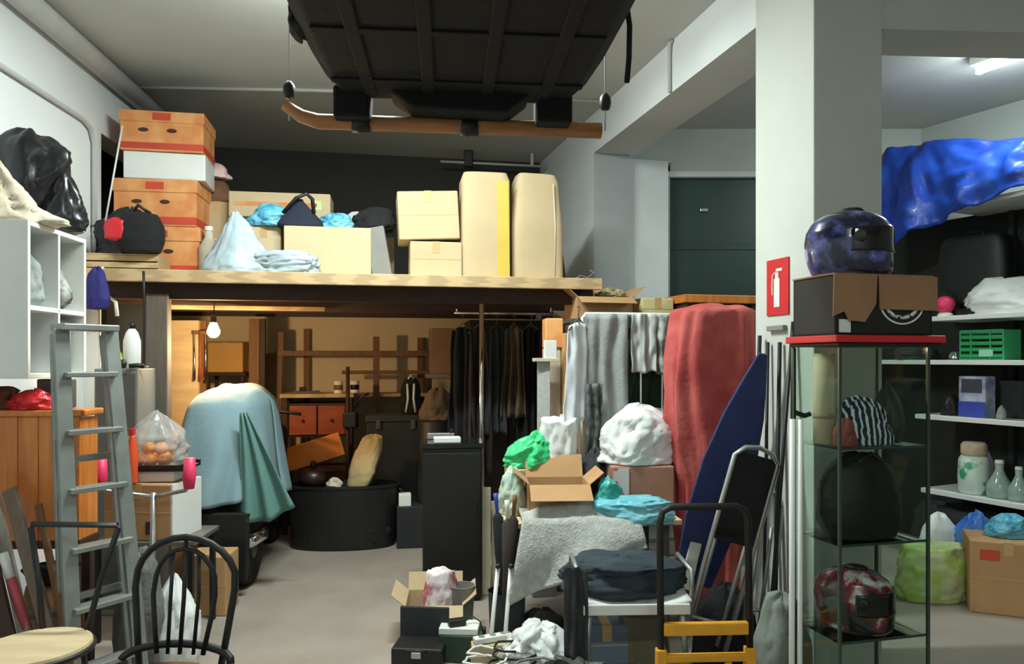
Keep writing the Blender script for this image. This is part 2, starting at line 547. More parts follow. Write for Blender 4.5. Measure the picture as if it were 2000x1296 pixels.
MEZ = thing('mezzanine_platform', 'wooden storage mezzanine with pale front edge on posts', 'platform', (-2.55, 4.70, 0), Y10)
pw = 2.44 / 10
plank = None
for i in range(10):
    if plank is None:
        plank = MB().box((0, 0, 0), (3.48, pw - 0.006, 0.04)).build('plank', PLY, MEZ, (1.48, pw * 0.5, DZ - 0.02), bevel=0.003)
    else:
        c = plank.copy()
        COL.objects.link(c)
        c.parent = MEZ
        c.location = (1.48, pw * (i + 0.5), DZ - 0.02)
MB().box((1.48, -0.02, DZ - 0.04), (3.52, 0.04, 0.08)).build('edge_board', PINE, MEZ, bevel=0.005)
for i, y in enumerate((0.12, 0.75, 1.4, 2.05)):
    MB().box((1.48, y, DZ - 0.11), (3.46, 0.06, 0.14)).build('joist', DKWOOD, MEZ, bevel=0.004)
MB().box((0.26, 0.09, 1.0), (0.13, 0.11, 1.94)).build('post', mat('weathered_grey_post', (96, 88, 78), 0.8, var=0.15, stretch=(8, 8, 1)), MEZ, bevel=0.006)
MB().tube([(2.45, 0.5, 0), (2.45, 0.5, DZ - 0.05)], 0.02, 12).build('pole', STEEL, MEZ, smooth=True)
MB().box((3.15, 1.3, 1.0), (0.09, 0.09, 1.94)).build('post', DKWOOD, MEZ, bevel=0.006)
tag(MB().tube([(0, -0.05, 0), (0.004, -0.05, -0.15), (0, -0.05, -0.9), (0.002, -0.052, -1.4)], 0.008, 6).build('hanging_cable', BLACK, loc=(xp(291, 4.72), 4.70, 2.1), smooth=True),
    'thin black cable hanging down beside the grey mezzanine post', 'cable')


# ---------------------------------------------------------------- generic makers
def carton(label, w, d, h, loc, yaw=Y10, mt=None, open_=False, tape=True, group=None, flap=0.5, tilt=None, name='cardboard_box', cat='box', tm=None):
    mt = mt or CARD
    t = thing(name, label, cat, loc, yaw, group, rot=tilt)
    if open_:
        k = 0.006
        b = MB()
        b.box((0, 0, k / 2), (w, d, k))
        b.box((0, -d / 2 + k / 2, h / 2), (w, k, h)).box((0, d / 2 - k / 2, h / 2), (w, k, h))
        b.box((-w / 2 + k / 2, 0, h / 2), (k, d, h)).box((w / 2 - k / 2, 0, h / 2), (k, d, h))
        b.build('body', mt, t)
        fl = d * flap
        for sy, ang in ((-1, -150), (1, 55)):
            rot = Matrix.Rotation(R(ang) * sy * -1, 3, 'X')
            MB().box((0, 0, fl / 2), (w - 0.004, 0.004, fl)).build('flap', mt, t, (0, sy * (d / 2 - 0.003), h), rot=(R(28) * -sy if sy > 0 else R(118), 0, 0))
        fl = w * 0.3
        for sx in (-1, 1):
            MB().box((0, 0, fl / 2), (0.004, d - 0.004, fl)).build('flap', mt, t, (sx * (w / 2 - 0.003), 0, h), rot=(0, R(50) * sx, 0))
    else:
        MB().box((0, 0, h / 2), (w, d, h)).build('body', mt, t, bevel=min(0.008, h * 0.05))
        if tape:
            MB().box((0, 0, h + 0.0005), (0.05, d * 0.99, 0.002)).build('tape', tm or TAPE, t)
            MB().box((0, -d / 2 - 0.0005, h - 0.04), (0.05, 0.002, 0.08)).build('tape', tm or TAPE, t)
            MB().box((0, -d / 2 - 0.0004, h * 0.5), (w * 0.98, 0.001, 0.006)).build('seam', tm or TAPE, t)
    return t


BAGP = [(0.0, 0), (0.75, 0.0), (0.97, 0.12), (1.0, 0.35), (0.86, 0.6), (0.55, 0.8), (0.25, 0.93), (0.12, 1.0), (0, 1.0)]
HEAP = [(0.0, 0), (0.95, 0.0), (1.0, 0.2), (0.93, 0.5), (0.7, 0.8), (0.35, 0.97), (0, 1.0)]
PEAK = [(0.0, 0), (0.95, 0.0), (1.0, 0.1), (0.72, 0.4), (0.4, 0.72), (0.2, 0.9), (0.12, 1.0), (0, 1.0)]
FLATP = [(0.0, 0), (0.97, 0.0), (1.0, 0.4), (0.92, 0.85), (0.7, 1.0), (0, 1.0)]


def soft(name, label, cat, mt, rx, ry, h, loc, prof=HEAP, seed=1, amp=0.1, ridge=0.1, freq=2.5, yaw=0.0, e=1.0, lean=(0, 0), folds=0, famp=0.0, group=None, parent=None, n=64, m=40):
    o = MB().lump(prof, rx, ry, h, amp, freq, seed, folds, famp, e, n, m, (0, 0, 0), lean, ridge).build(name, mt, parent, loc, yaw, smooth=True)
    if label:
        tag(o, label, cat, group)
    return o


def board(name, label, cat, p0, p1, w, t, mt, up=(0, 1, 0), group=None):
    """A straight plank between two world points, as one object with its origin at the lower end."""
    p0, p1 = Vector(p0), Vector(p1)
    o = MB().beam((0, 0, 0), p1 - p0, w, t, up).build(name, mt, None, p0, bevel=min(t, w) * 0.12)
    return tag(o, label, cat, group)


def pole(name, label, cat, p0, p1, r, mt, group=None):
    p0, p1 = Vector(p0), Vector(p1)
    o = MB().tube([(0, 0, 0), (p1 - p0) * 0.5, p1 - p0], r, 10).build(name, mt, None, p0, smooth=True)
    return tag(o, label, cat, group)


def garment(name, label, cat, mt, w, h, loc, yaw, seed=0, folds=4, amp=0.03, taper=0.15, group=None, parent=None, hem=0.03, hanger=None):
    """Cloth hanging from its top edge: vertical folds that grow downwards."""
    def fn(u, v):
        ww = w * (1 - taper * (1 - v) ** 2 * (1 if v < 1 else 0))
        x = (u - 0.5) * ww
        ph = seed * 1.7 + 3 * noise.noise(Vector((u * 2, v * 1.5, seed)))
        y = amp * (0.35 + 0.65 * v) * math.sin(folds * 2 * math.pi * u + ph) + 0.02 * noise.noise(Vector((u * 4, v * 4, seed + 3)))
        z = -v * h + hem * v * noise.noise(Vector((u * 3, seed, 1.0))) - 0.12 * w * (1 - v) * abs(2 * u - 1) ** 2 * (1 if taper else 0)
        return Vector((x, y, z))
    t = None
    if label:
        t = thing(name, label, cat, loc, yaw, group)
    par = t or parent
    MB().sheet(fn, 36, 22).build('cloth', mt, par, smooth=True, solid=0.006)
    if hanger:
        g = MB()
        g.tube([(-w * 0.4, 0, -0.05), (0, 0, 0.03), (w * 0.4, 0, -0.05)], 0.005, 6)
        g.tube([(0, 0, 0.03), (0, 0, 0.06), (0.012, 0, 0.085), (0, 0, 0.1), (-0.012, 0, 0.09)], 0.003, 6)
        g.build('hanger', hanger, par, smooth=True)
    return t

# ---------------------------------------------------------------- the hoisted load
HL = thing('hoisted_load', 'large black load hoisted under the ceiling with ribbed underside', 'load', (-0.17, 2.45, 2.65), R(5))
# hull: constant width, slightly fuller in the middle, closed top, tapering shoulders
prof = [(-0.50, 0.0), (0.50, 0.0), (0.56, 0.05), (0.57, 0.2), (0.50, 0.42), (0.36, 0.5), (-0.36, 0.5), (-0.50, 0.42), (-0.57, 0.2), (-0.56, 0.05)]


def hull():
    b = MB()
    vs, fs = [], []
    ys = [-0.95, -0.7, -0.4, 0.0, 0.35, 0.6, 0.72]
    sc = [0.9, 0.98, 1, 1, 0.99, 0.96, 0.9]
    n = len(prof)
    for y, s_ in zip(ys, sc):
        for (x, z) in prof:
            vs.append((x * s_, y, z))
    for i in range(len(ys) - 1):
        for k in range(n):
            k2 = (k + 1) % n
            fs.append([i * n + k, i * n + k2, (i + 1) * n + k2, (i + 1) * n + k])
    fs.append(list(range(n))[::-1])
    fs.append([(len(ys) - 1) * n + k for k in range(n)])
    return b.add(vs, fs)


hull().build('hull', HULLB, HL, bevel=0.012)
for x in (-0.36, -0.12, 0.12, 0.36):
    MB().box((x, -0.1, -0.004), (0.05, 1.5, 0.012)).build('rib', HULLB, HL, bevel=0.006)
for y in (-0.6, 0.05, 0.5):
    MB().box((0, y, -0.004), (1.0, 0.04, 0.01)).build('cross_rib', HULLB, HL, bevel=0.004)
for x in (-0.44, 0.41):
    MB().box((x, 0.72, -0.035), (0.15, 0.16, 0.13)).build('foot', HULLB, HL, bevel=0.012)
MB().prism([(-0.28, 0.0), (-0.18, -0.07), (0.20, -0.08), (0.30, 0.0), (0.3, 0.14), (-0.28, 0.14)], 0.6, 0.78).build('tail_skirt', HULLB, HL, bevel=0.01)
MB().box((0.02, 0.79, 0.02), (0.05, 0.012, 0.06)).build('latch', GREY, HL, bevel=0.004)
MB().tube([(0.575, 0.1, 0.2), (0.60, 0.12, 0.08), (0.6, 0.13, -0.03), (0.59, 0.12, -0.12)], 0.01, 8).build('loose_strap', HULLB, HL, smooth=True)
for k, (y, z) in enumerate(((-0.5, 0.02), (-0.3, 0.0), (0.2, 0.03))):
    MB().lump(HEAP if False else [(0, 0), (0.9, 0.1), (1, 0.5), (0.8, 0.9), (0, 1)], 0.03, 0.09, 0.12, 0.3, seed=k, c=(-0.565, y, z)).build('fold', HULLB, HL, smooth=True)

HB = thing('hoist_bar', 'rounded wooden bar carrying the hoisted black load on ropes', 'bar', (-0.205, 3.2, 2.555), R(6.0))
MB().tube([(-0.76, 0, 0.065), (-0.69, 0, 0.02), (-0.62, 0, 0.0), (0.0, 0, 0.0), (0.60, 0, 0.0)], [0.022, 0.028, 0.032, 0.032, 0.034], 14).build('bar', OAK, HB, smooth=True)
for x in (-0.74, 0.62):
    MB().lump([(0, 0), (0.75, 0.05), (1, 0.4), (0.9, 0.75), (0.4, 1.0), (0, 1.0)], 0.027, 0.027, 0.075, 0, n=16, m=12, c=(x, 0, 0.09)).build('knob', BLACK, HB, smooth=True)
    MB().tube([(x, 0, 0.0), (x, 0, 0.5), (x, 0, CZ - 2.56)], 0.0035, 6).build('rope', PIPE, HB, smooth=True)
for x in (-0.44, 0.02):
    MB().tube([(x - 0.035, 0, 0), (x, 0, -0.004), (x + 0.035, 0, 0)], 0.041, 14).build('strap', BLACK, HB, smooth=True)
HB2 = thing('hoist_bar', 'wooden bar on ropes under the near end of the hoisted black load', 'bar', (-0.12, 1.8, 2.605), 0)
MB().tube([(-0.7, 0, 0), (0.0, 0, 0.0), (0.7, 0, 0.0)], 0.032, 14).build('bar', OAK, HB2, smooth=True)
for x in (-0.68, 0.68):
    MB().tube([(x, 0, 0.0), (x, 0, 0.5), (x, 0, CZ - 2.607)], 0.0035, 6).build('rope', PIPE, HB2, smooth=True)

# ---------------------------------------------------------------- on the mezzanine
# fruit cartons, stacked
def fruit_carton(label, w, d, h, loc, yaw, stripe_z):
    t = thing('fruit_carton', label, 'box', loc, yaw, 'orange fruit cartons')
    MB().box((0, 0, h / 2), (w, d, h)).build('body', ORCARD, t, bevel=0.006)
    MB().box((0, 0, h * 0.86), (w + 0.014, d + 0.014, h * 0.28)).build('lid', ORCARD, t, bevel=0.005)
    MB().box((0, -d / 2 - 0.001, stripe_z), (w * 0.995, 0.003, h * 0.16)).build('stripe', REDPR, t)
    MB().box((w / 2 + 0.001, 0, stripe_z), (0.003, d * 0.99, h * 0.16)).build('stripe', REDPR, t)
    for x in (-0.22 * w, 0.12 * w):
        MB().lathe([(0.028, -0.004), (0.028, 0.004)], (x, -d / 2 - 0.001, h * 0.52), 16, axis=1, sx=1.2, sy=0.5).build('hand_hole', DKWOOD, t)
    MB().box((0.0, -d / 2 - 0.008, h * 0.86), (0.12, 0.002, 0.05)).build('print', REDPR, t)
    return t


Yc = 5.05
fruit_carton('orange fruit carton at the bottom of the stack on the mezzanine', 0.54, 0.38, 0.36, (xp(300, Yc + 0.15), Yc + 0.34, DZ), Y10, 0.06)
fruit_carton('orange fruit carton in the middle of the stack under a white box', 0.55, 0.38, 0.33, (xp(298, Yc + 0.15) - 0.01, Yc + 0.34, DZ + 0.363), R(8), 0.04)
carton('white box between two orange fruit cartons high on the stack', 0.54, 0.36, 0.19, (xp(308, Yc + 0.15), Yc + 0.35, DZ + 0.696), R(12), WHITEP, tape=False)
fruit_carton('orange fruit carton with red stripe at the top of the stack', 0.55, 0.38, 0.28, (xp(306, Yc + 0.15), Yc + 0.34, DZ + 0.889), Y10, 0.035)
pole('white_stick', 'thin white stick leaning by the stacked fruit cartons', 'stick', (xp(206, 4.95), 4.95, DZ + 0.35), (xp(236, 5.0), 5.02, 3.13), 0.006, WHITEP)
# clutter right of the stack
carton('tan box behind the orange fruit cartons with jug on it', 0.2, 0.3, 0.62, (xp(416, 5.6), 5.75, DZ), Y10, CARDP, tape=True)
soft('brown_bag', 'brown cloth bag on the tan box beside the fruit cartons', 'bag', mat('brown_cloth', (112, 78, 58), 0.9, var=0.2, bump=0.2), 0.1, 0.12, 0.2, (xp(416, 5.65), 5.75, DZ + 0.622), HEAP, 3)
soft('pink_cloth', 'pale pink cloth hung over the brown bag beside the cartons', 'cloth', mat('pale_pink_cloth', (222, 190, 190), 0.9, var=0.1, bump=0.2), 0.085, 0.08, 0.13, (xp(420, 5.65), 5.72, DZ + 0.82), HEAP, 9, amp=0.25, lean=(-0.06, 0))
t = thing('white_jug', 'cream plastic jug standing by the fruit cartons on the mezzanine', 'jug', (xp(400, 5.2), 5.27, DZ), 0)
MB().lathe([(0.06, 0), (0.07, 0.02), (0.07, 0.22), (0.03, 0.29), (0.026, 0.34)], n=20).build('body', CREAM, t, smooth=True)
MB().lathe([(0.03, 0.34), (0.03, 0.37)], n=16).build('cap', WHITEP, t)
MB().tube([(0.06, 0, 0.1), (0.11, 0, 0.14), (0.1, 0, 0.24), (0.04, 0, 0.28)], 0.01, 8).build('handle', CREAM, t, smooth=True)

# low crate and bag at the left end of the deck
t = thing('wooden_crate', 'low pale wooden crate on the mezzanine under the black bags', 'crate', (xp(238, 4.95), 5.02 - 0.03, DZ), Y10)
MB().box((0, 0, 0.01), (0.5, 0.3, 0.02)).build('bottom', PINE, t, bevel=0.003)
for y in (-0.145, 0.145):
    for z in (0.045, 0.09):
        MB().box((0, y, z), (0.5, 0.012, 0.036)).build('slat', PINE, t, bevel=0.002)
for x in (-0.244, 0.244):
    MB().box((x, 0, 0.06), (0.012, 0.28, 0.1)).build('end_panel', PINE, t, bevel=0.002)
MB().box((0, 0, 0.114), (0.5, 0.3, 0.01)).build('lid', PINE, t, bevel=0.002)
t = thing('helmet_bag', 'round black bag with red lettering patch beside the fruit cartons', 'bag', (xp(272, 4.85), 4.86, DZ + 0.12), Y10)
MB().lump([(0, 0), (0.8, 0.02), (1, 0.3), (0.97, 0.65), (0.7, 0.93), (0, 1)], 0.155, 0.095, 0.28, 0.05, seed=4, e=0.9).build('body', BLACKM, t, smooth=True)
MB().lump([(0, 0), (0.9, 0.1), (1, 0.5), (0.8, 0.9), (0, 1)], 0.07, 0.03, 0.15, 0.15, seed=2, c=(-0.13, -0.06, 0.07)).build('patch', REDP, t, smooth=True)
MB().tube([(-0.06, -0.02, 0.24), (0.0, -0.04, 0.31), (0.07, -0.02, 0.26)], 0.012, 8).build('handle', BLACK, t, smooth=True)
soft('black_jacket', 'crumpled black jacket heaped on the crate by the white wall', 'jacket', BLACKG, 0.21, 0.09, 0.33, (xp(222, 5.0), 5.06, DZ + 0.12), HEAP, 7, amp=0.28, ridge=0.3, lean=(0.08, 0))

# pale blue bag, open cream cartons in the middle
soft('pale_blue_bag', 'pale blue plastic bag with knotted peak on the mezzanine edge', 'bag', BLUEB, 0.23, 0.16, 0.42, (xp(447, yf(447)) + 0.0, yf(447) + 0.2, DZ), PEAK, 5, amp=0.12, ridge=0.18, lean=(-0.03, 0))
soft('flat_plastic_bag', 'flattened clear grey plastic bag spread beside the pale blue bag', 'bag', BLUEB, 0.22, 0.10, 0.15, (xp(545, yf(545)), yf(545) + 0.115, DZ), FLATP, 8, amp=0.15, ridge=0.25, e=0.8)
carton('narrow cream carton behind the flattened plastic bag', 0.235, 0.3, 0.37, (xp(512, 5.3), yf(512) + 0.53, DZ), Y10, CARDC)
carton('wide cream carton in the middle of the mezzanine edge', 0.60, 0.3, 0.36, (xp(632, 5.2), yf(632) + 0.42, DZ), Y10, CARDC, tape=False)
board('grey_board', 'grey white board leaning at the end of the wide cream carton', 'board', (xp(746, 5.25), yf(746) + 0.3, DZ), (xp(728, 5.25), yf(740) + 0.3, DZ + 0.37), 0.14, 0.05, GREY, up=(0, 1, 0))
# upper layer
Yu = 5.45
top1 = DZ + 0.372
t = carton('long flat cream carton with orange stripe above the cream boxes', 0.74, 0.3, 0.19, (xp(543, 5.6), 5.72, top1 + 0.12), R(9), CARDC, tape=False)
MB().box((-0.03, -0.151, 0.1), (0.6, 0.002, 0.03)).build('stripe', ORCARD, t)
MB().box((0.27, -0.151, 0.1), (0.07, 0.002, 0.07)).build('label_patch', LIME, t)
carton('dark low box under the long flat cream carton', 0.72, 0.34, 0.49, (xp(540, 5.6), 5.73, DZ), R(9), mat('dark_brown_carton', (64, 52, 46), 0.8), tape=False)
soft('blue_bag', 'bright blue plastic bag under the long flat carton', 'bag', AQUA, 0.16, 0.11, 0.16, (xp(525, 5.25), yf(525) + 0.44, top1 + 0.0), HEAP, 11, amp=0.2, ridge=0.25)
t = thing('navy_tote', 'dark navy tote bag with handle lying on the cream cartons', 'bag', (xp(580, 5.2), yf(580) + 0.36, DZ + 0.361), Y10)
MB().lump(PEAK, 0.17, 0.08, 0.2, 0.1, seed=6, e=0.8).build('body', mat('blackish_navy', (26, 32, 50), 0.85, var=0.2, bump=0.2), t, smooth=True)
MB().tube([(-0.11, -0.03, 0.1), (-0.02, -0.05, 0.2), (0.05, -0.05, 0.235), (0.09, -0.04, 0.2), (0.1, -0.03, 0.1)], 0.014, 8).build('handle', BLACK, t, smooth=True)
soft('blue_film', 'light blue plastic film crumpled beside the navy tote bag', 'bag', AQUA, 0.13, 0.1, 0.13, (xp(650, 5.3), yf(645) + 0.47, DZ + 0.361), HEAP, 13, amp=0.2, ridge=0.3)
soft('white_cloth', 'white cloth bundle on top of the wide cream carton', 'cloth', mat('soft_white_cloth', (206, 206, 204), 0.9, var=0.08, bump=0.2), 0.17, 0.1, 0.19, (xp(690, 5.5), 5.72, DZ + 0.36), HEAP, 14, amp=0.18)
carton('plain tan carton behind the wide cream carton', 0.44, 0.25, 0.36, (xp(700, 5.5), 5.76, DZ), Y10, CARDP, tape=False)
soft('black_bag', 'black bag slumped over the end of the wide cream carton', 'bag', BLACKM, 0.16, 0.11, 0.17, (xp(716, 5.2), yf(720) + 0.42, DZ + 0.361), HEAP, 15, amp=0.2, ridge=0.2, lean=(0.05, 0))
# cartons and foam pads on the right of the deck
carton('plain cream carton at the bottom beside the tall foam pads', 0.36, 0.3, 0.245, (xp(846, 5.2), yf(850) + 0.22, DZ), Y10, CARDP)
carton('cream carton tilted on another carton beside the foam pads', 0.42, 0.32, 0.335, (xp(834, 5.2), yf(834) + 0.22, DZ + 0.258), mt=CARDP, tape=True, tilt=(0, R(-3.0), Y10))
def pad(label, w, d, h, loc, yaw, seed, taper):
    t = thing('foam_pad', label, 'foam pad', loc, yaw, 'tall foam pads')
    vs = MB()
    def ring(z, sx):
        return sx
    vs.lump([(0, 0), (0.98, 0.0), (1.0, 0.03), (1.0, 0.5), (0.97 - taper, 0.93), (0.86 - taper, 1.0), (0, 1.0)], w / 2, d / 2, h, 0.015, 1.5, seed, e=0.35, n=48, m=24)
    vs.build('foam', CARDP, t, smooth=True)
    MB().tube([(w * 0.3, -d / 2 + 0.005, 0.02), (w * 0.31, -d / 2 + 0.004, h * 0.5), (w * 0.27, -d / 2 + 0.006, h * 0.9)], 0.006, 6).build('seam', CREAM, t, smooth=True)
    return t
pad('tall beige foam pad standing beside the stacked cream cartons', 0.36, 0.26, 0.75, (xp(945, 5.3), yf(945) + 0.2, DZ), R(10), 2, 0.0)
pad('tall beige foam pad standing next to the leaning dark board', 0.38, 0.26, 0.76, (xp(1046, 5.4) - 0.005, yf(1046) + 0.2, DZ), R(14), 5, 0.14)
board('yellow_strip', 'yellow fabric strip hanging between the two foam pads', 'strip', (xp(984, 5.2), yf(984) + 0.045, DZ), (xp(982, 5.2), yf(984) + 0.045, DZ + 0.68), 0.085, 0.014, YELPR, up=(0, 1, 0))
board('dark_board', 'dark thin board leaning on the foam pad by the wall', 'board', (xp(1103, 5.4), yf(1103) + 0.25, DZ), (xp(1082, 5.5), 5.62, DZ + 0.66), 0.16, 0.02, mat('dark_grey_board', (58, 56, 48), 0.8), up=(1, 0, 0))
tag(MB().tube([(0, 0, 0.004), (0.04, 0.02, 0.03), (0.09, 0, 0.012), (0.14, 0.03, 0.05), (0.11, 0.05, 0.07)], 0.005, 6).build('cable_end', mat('violet_grey_cable', (120, 110, 130), 0.6), loc=(xp(1125, 5.25), yf(1125) + 0.06, DZ), smooth=True),
    'loose twisted cable end on the mezzanine edge by the wall', 'cable')

# ---------------------------------------------------------------- white cubby unit on the left wall
CU = thing('cubby_unit', 'white open cubby unit fixed to the wall beside the ladder', 'shelf unit', (-2.16, 3.3, 1.46), R(96.3))
W_, D_, H_ = 0.56, 0.47, 0.71
MB().box((0.01, D_ / 2, H_ / 2), (0.022, D_, H_)).build('side_panel', WHITEP, CU, bevel=0.002)
MB().box((W_ - 0.01, D_ / 2, H_ / 2), (0.022, D_, H_)).build('side_panel', WHITEP, CU, bevel=0.002)
MB().box((W_ / 2, D_ / 2, H_ / 2), (0.018, D_, H_ - 0.04)).build('divider', WHITEP, CU, bevel=0.002)
for z, nm in ((0.011, 'bottom_panel'), (0.32, 'shelf'), (H_ - 0.011, 'top_panel')):
    MB().box((W_ / 2, D_ / 2, z), (W_ - 0.03, D_, 0.022)).build(nm, WHITEP, CU, bevel=0.002)
MB().box((W_ / 2, D_ - 0.006, H_ / 2), (W_ - 0.02, 0.012, H_ - 0.02)).build('back_panel', GREY, CU)
cx_, cy_ = Vector((math.cos(R(96.3)), math.sin(R(96.3)), 0)), Vector((-math.sin(R(96.3)), math.cos(R(96.3)), 0))
def cub(x, y, z): return Vector((-2.16, 3.3, 1.46)) + cx_ * x + cy_ * y + Vector((0, 0, z))
soft('grey_bag', 'grey cloth bag in the upper cubby near the side panel', 'bag', GREYC, 0.14, 0.09, 0.32, cub(0.148, 0.15, 0.332), BAGP, 21, ridge=0.12)
soft('clear_bag', 'silvery plastic bag of odds and ends in the upper cubby', 'bag', mat('silver_film', (196, 198, 190), 0.35, rgb2=(70, 72, 66), scale=14, bump=0.4, bscale=20), 0.14, 0.092, 0.3, cub(0.413, 0.16, 0.332), BAGP, 22, ridge=0.18, amp=0.1)
soft('dark_bundle', 'dark purple bundle in the lower cubby behind the spray bottle', 'bundle', mat('dark_purple_cloth', (44, 36, 48), 0.9), 0.1, 0.1, 0.26, cub(0.15, 0.26, 0.022), HEAP, 23)
t = thing('spray_bottle', 'white and violet bottle in the lower cubby of the white unit', 'bottle', cub(0.1, 0.08, 0.022))
MB().lathe([(0.03, 0), (0.033, 0.01), (0.033, 0.12), (0.014, 0.16), (0.014, 0.18)], n=18).build('body', WHITEP, t, smooth=True)
MB().lathe([(0.0335, 0.03), (0.0335, 0.1)], n=18).build('label_band', mat('violet_label', (110, 96, 140), 0.5), t, smooth=True)
MB().lathe([(0.017, 0.18), (0.017, 0.205)], n=14).build('cap', WHITEP, t)
carton('pale grey box filling the lower cubby beside the bottle', 0.2, 0.3, 0.26, cub(0.41, 0.2, 0.022), R(96.3), mat('pale_grey_card', (176, 180, 176), 0.7), tape=False)
soft('cream_sack', 'cream cloth sack lying on top of the white cubby unit', 'sack', CREAM, 0.24, 0.15, 0.30, (-2.40, 3.46, 2.171), PEAK, 24, amp=0.2, ridge=0.22, lean=(-0.04, 0), folds=7, famp=0.08)
t = thing('black_sack', 'shiny black rubbish sack slung over the cream sack', 'sack', (-2.49, 3.76, 2.171), R(0))
MB().lump([(0, 0), (0.55, 0.0), (0.8, 0.3), (1.0, 0.6), (0.85, 0.88), (0.4, 1.0), (0, 1.0)], 0.2, 0.13, 0.51, 0.2, 2.2, 31, ridge=0.25, lean=(0.05, 0)).build('sack', BLACKG, t, smooth=True)
MB().lump(HEAP, 0.1, 0.09, 0.3, 0.2, 2.2, 33, ridge=0.25, c=(0.2, 0.0, 0.02)).build('hanging_end', BLACKG, t, smooth=True)
# items right of the unit
soft('navy_bag', 'deep blue bag hanging below the mezzanine edge beside the cubby unit', 'bag', mat('royal_blue_cloth', (38, 36, 110), 0.8, var=0.2, bump=0.2), 0.075, 0.05, 0.26, (xp(196, 4.6), 4.56, 1.85), [(0, 0), (0.8, 0.02), (1, 0.25), (0.9, 0.6), (0.6, 0.9), (0.3, 1), (0, 1)], 34)
pole('bag_hook', 'white hook cord from the mezzanine edge to the blue bag', 'hook', (xp(196, 4.6), 4.56, 2.08), (xp(196, 4.6), 4.63, 2.12), 0.008, WHITEP)
t = thing('grey_cabinet', 'grey metal cabinet behind the stepladder under the mezzanine edge', 'cabinet', (xp(232, 4.5), 4.58, 0), R(2))
MB().box((0, 0, 0.745), (0.26, 0.24, 1.49)).build('body', GREY, t, bevel=0.006)
MB().box((0, -0.122, 0.75), (0.23, 0.006, 1.42)).build('door', DGREY, t, bevel=0.002)
MB().box((0.09, -0.13, 0.95), (0.015, 0.012, 0.12)).build('handle', STEEL, t, bevel=0.003)
t = thing('white_bottle', 'white squeeze bottle with dark cap on the grey cabinet', 'bottle', (xp(248, 4.5), 4.56, 1.49))
MB().lathe([(0.045, 0), (0.05, 0.01), (0.05, 0.17), (0.035, 0.22), (0.018, 0.245)], n=20).build('body', WHITEP, t, smooth=True)
MB().lathe([(0.02, 0.245), (0.02, 0.275), (0.008, 0.285)], n=16).build('cap', BLACK, t, smooth=True)
t = thing('toy_vehicle', 'yellow green and black toy on the grey cabinet beside the bottle', 'toy', (xp(216, 4.48), 4.54, 1.49), R(15))
MB().lump(HEAP, 0.05, 0.05, 0.09, 0.15, seed=41, c=(0.0, 0, 0.02)).build('body', mat('acid_yellow', (190, 200, 60), 0.5), t, smooth=True)
for x in (-0.04, 0.045):
    MB().lathe([(0.026, -0.014), (0.028, 0), (0.026, 0.014)], (x, -0.04, 0.028), 16, axis=1).build('wheel', BLACK, t, smooth=True)
t = thing('hand_tool', 'black and chrome hand tool lying on the grey cabinet', 'tool', (xp(268, 4.46), 4.47, 1.49), R(30))
MB().tube([(-0.05, 0, 0.015), (0.0, 0.0, 0.02), (0.03, 0, 0.012)], 0.014, 8).build('grip', BLACK, t, smooth=True)
MB().tube([(0.03, 0, 0.012), (0.065, 0.0, 0.01)], 0.007, 8).build('head', STEEL, t, smooth=True)
board('white_board', 'narrow white board standing behind the grey cabinet', 'board', (xp(190, 5.0), 4.9, 1.0), (xp(190, 5.0), 4.9, 1.88), 0.14, 0.03, WHITEP)
board('panel_support', 'grey upright board below the narrow white board', 'board', (xp(190, 5.0), 4.9, 0.0), (xp(190, 5.0), 4.9, 1.0), 0.14, 0.03, DGREY)
board('dark_partition', 'dark grey partition board under the mezzanine behind the bottle', 'partition', (xp(262, 5.1), 5.06, 0), (xp(262, 5.1), 5.06, 1.93), 0.32, 0.03, DGREY)
t = thing('faucet_hose', 'curved white pipe end above the white bottle', 'pipe', (xp(206, 4.85), 4.8, 1.885))
MB().tube([(-0.02, 0.1, 0.012), (0.02, 0, 0.055), (0.07, -0.02, 0.06), (0.11, -0.03, 0.03), (0.12, -0.03, -0.06)], 0.011, 10).build('pipe', WHITEP, t, smooth=True)
MB().box((-0.02, 0.1, 0.004), (0.05, 0.03, 0.012)).build('clip', BLACK, t, bevel=0.002)

# ---------------------------------------------------------------- under the mezzanine
def wb_y(X): return 7.75 + (X - 0.30) * 0.1853       # plan line of the back wall

# bare bulb
BL = thing('bare_bulb', 'glowing bare bulb hanging by its cord under the mezzanine', 'lamp', (xp(417, 5.3), 5.3, 1.70))
MB().lump([(0, 0), (0.5, 0.02), (0.95, 0.25), (1, 0.45), (0.7, 0.75), (0.45, 1.0), (0, 1.0)], 0.045, 0.045, 0.11, 0, n=20, m=16).build('bulb', BULB, BL, smooth=True)
MB().lathe([(0.018, 0.105), (0.02, 0.11), (0.02, 0.15), (0.008, 0.165)], n=14).build('socket', BLACK, BL, smooth=True)
MB().tube([(0, 0, 0.16), (0.01, 0.0, 0.3), (0.0, 0.02, 0.37)], 0.004, 6).build('cord', BLACK, BL, smooth=True)
l = bpy.data.lights.new('bulb_light', 'POINT')
l.energy = L_BULB
l.color = (1.0, 0.66, 0.34)
l.shadow_soft_size = 0.04
o = bpy.data.objects.new('bulb_light', l)
COL.objects.link(o)
o.parent = BL
o.location = (0, -0.02, -0.06)

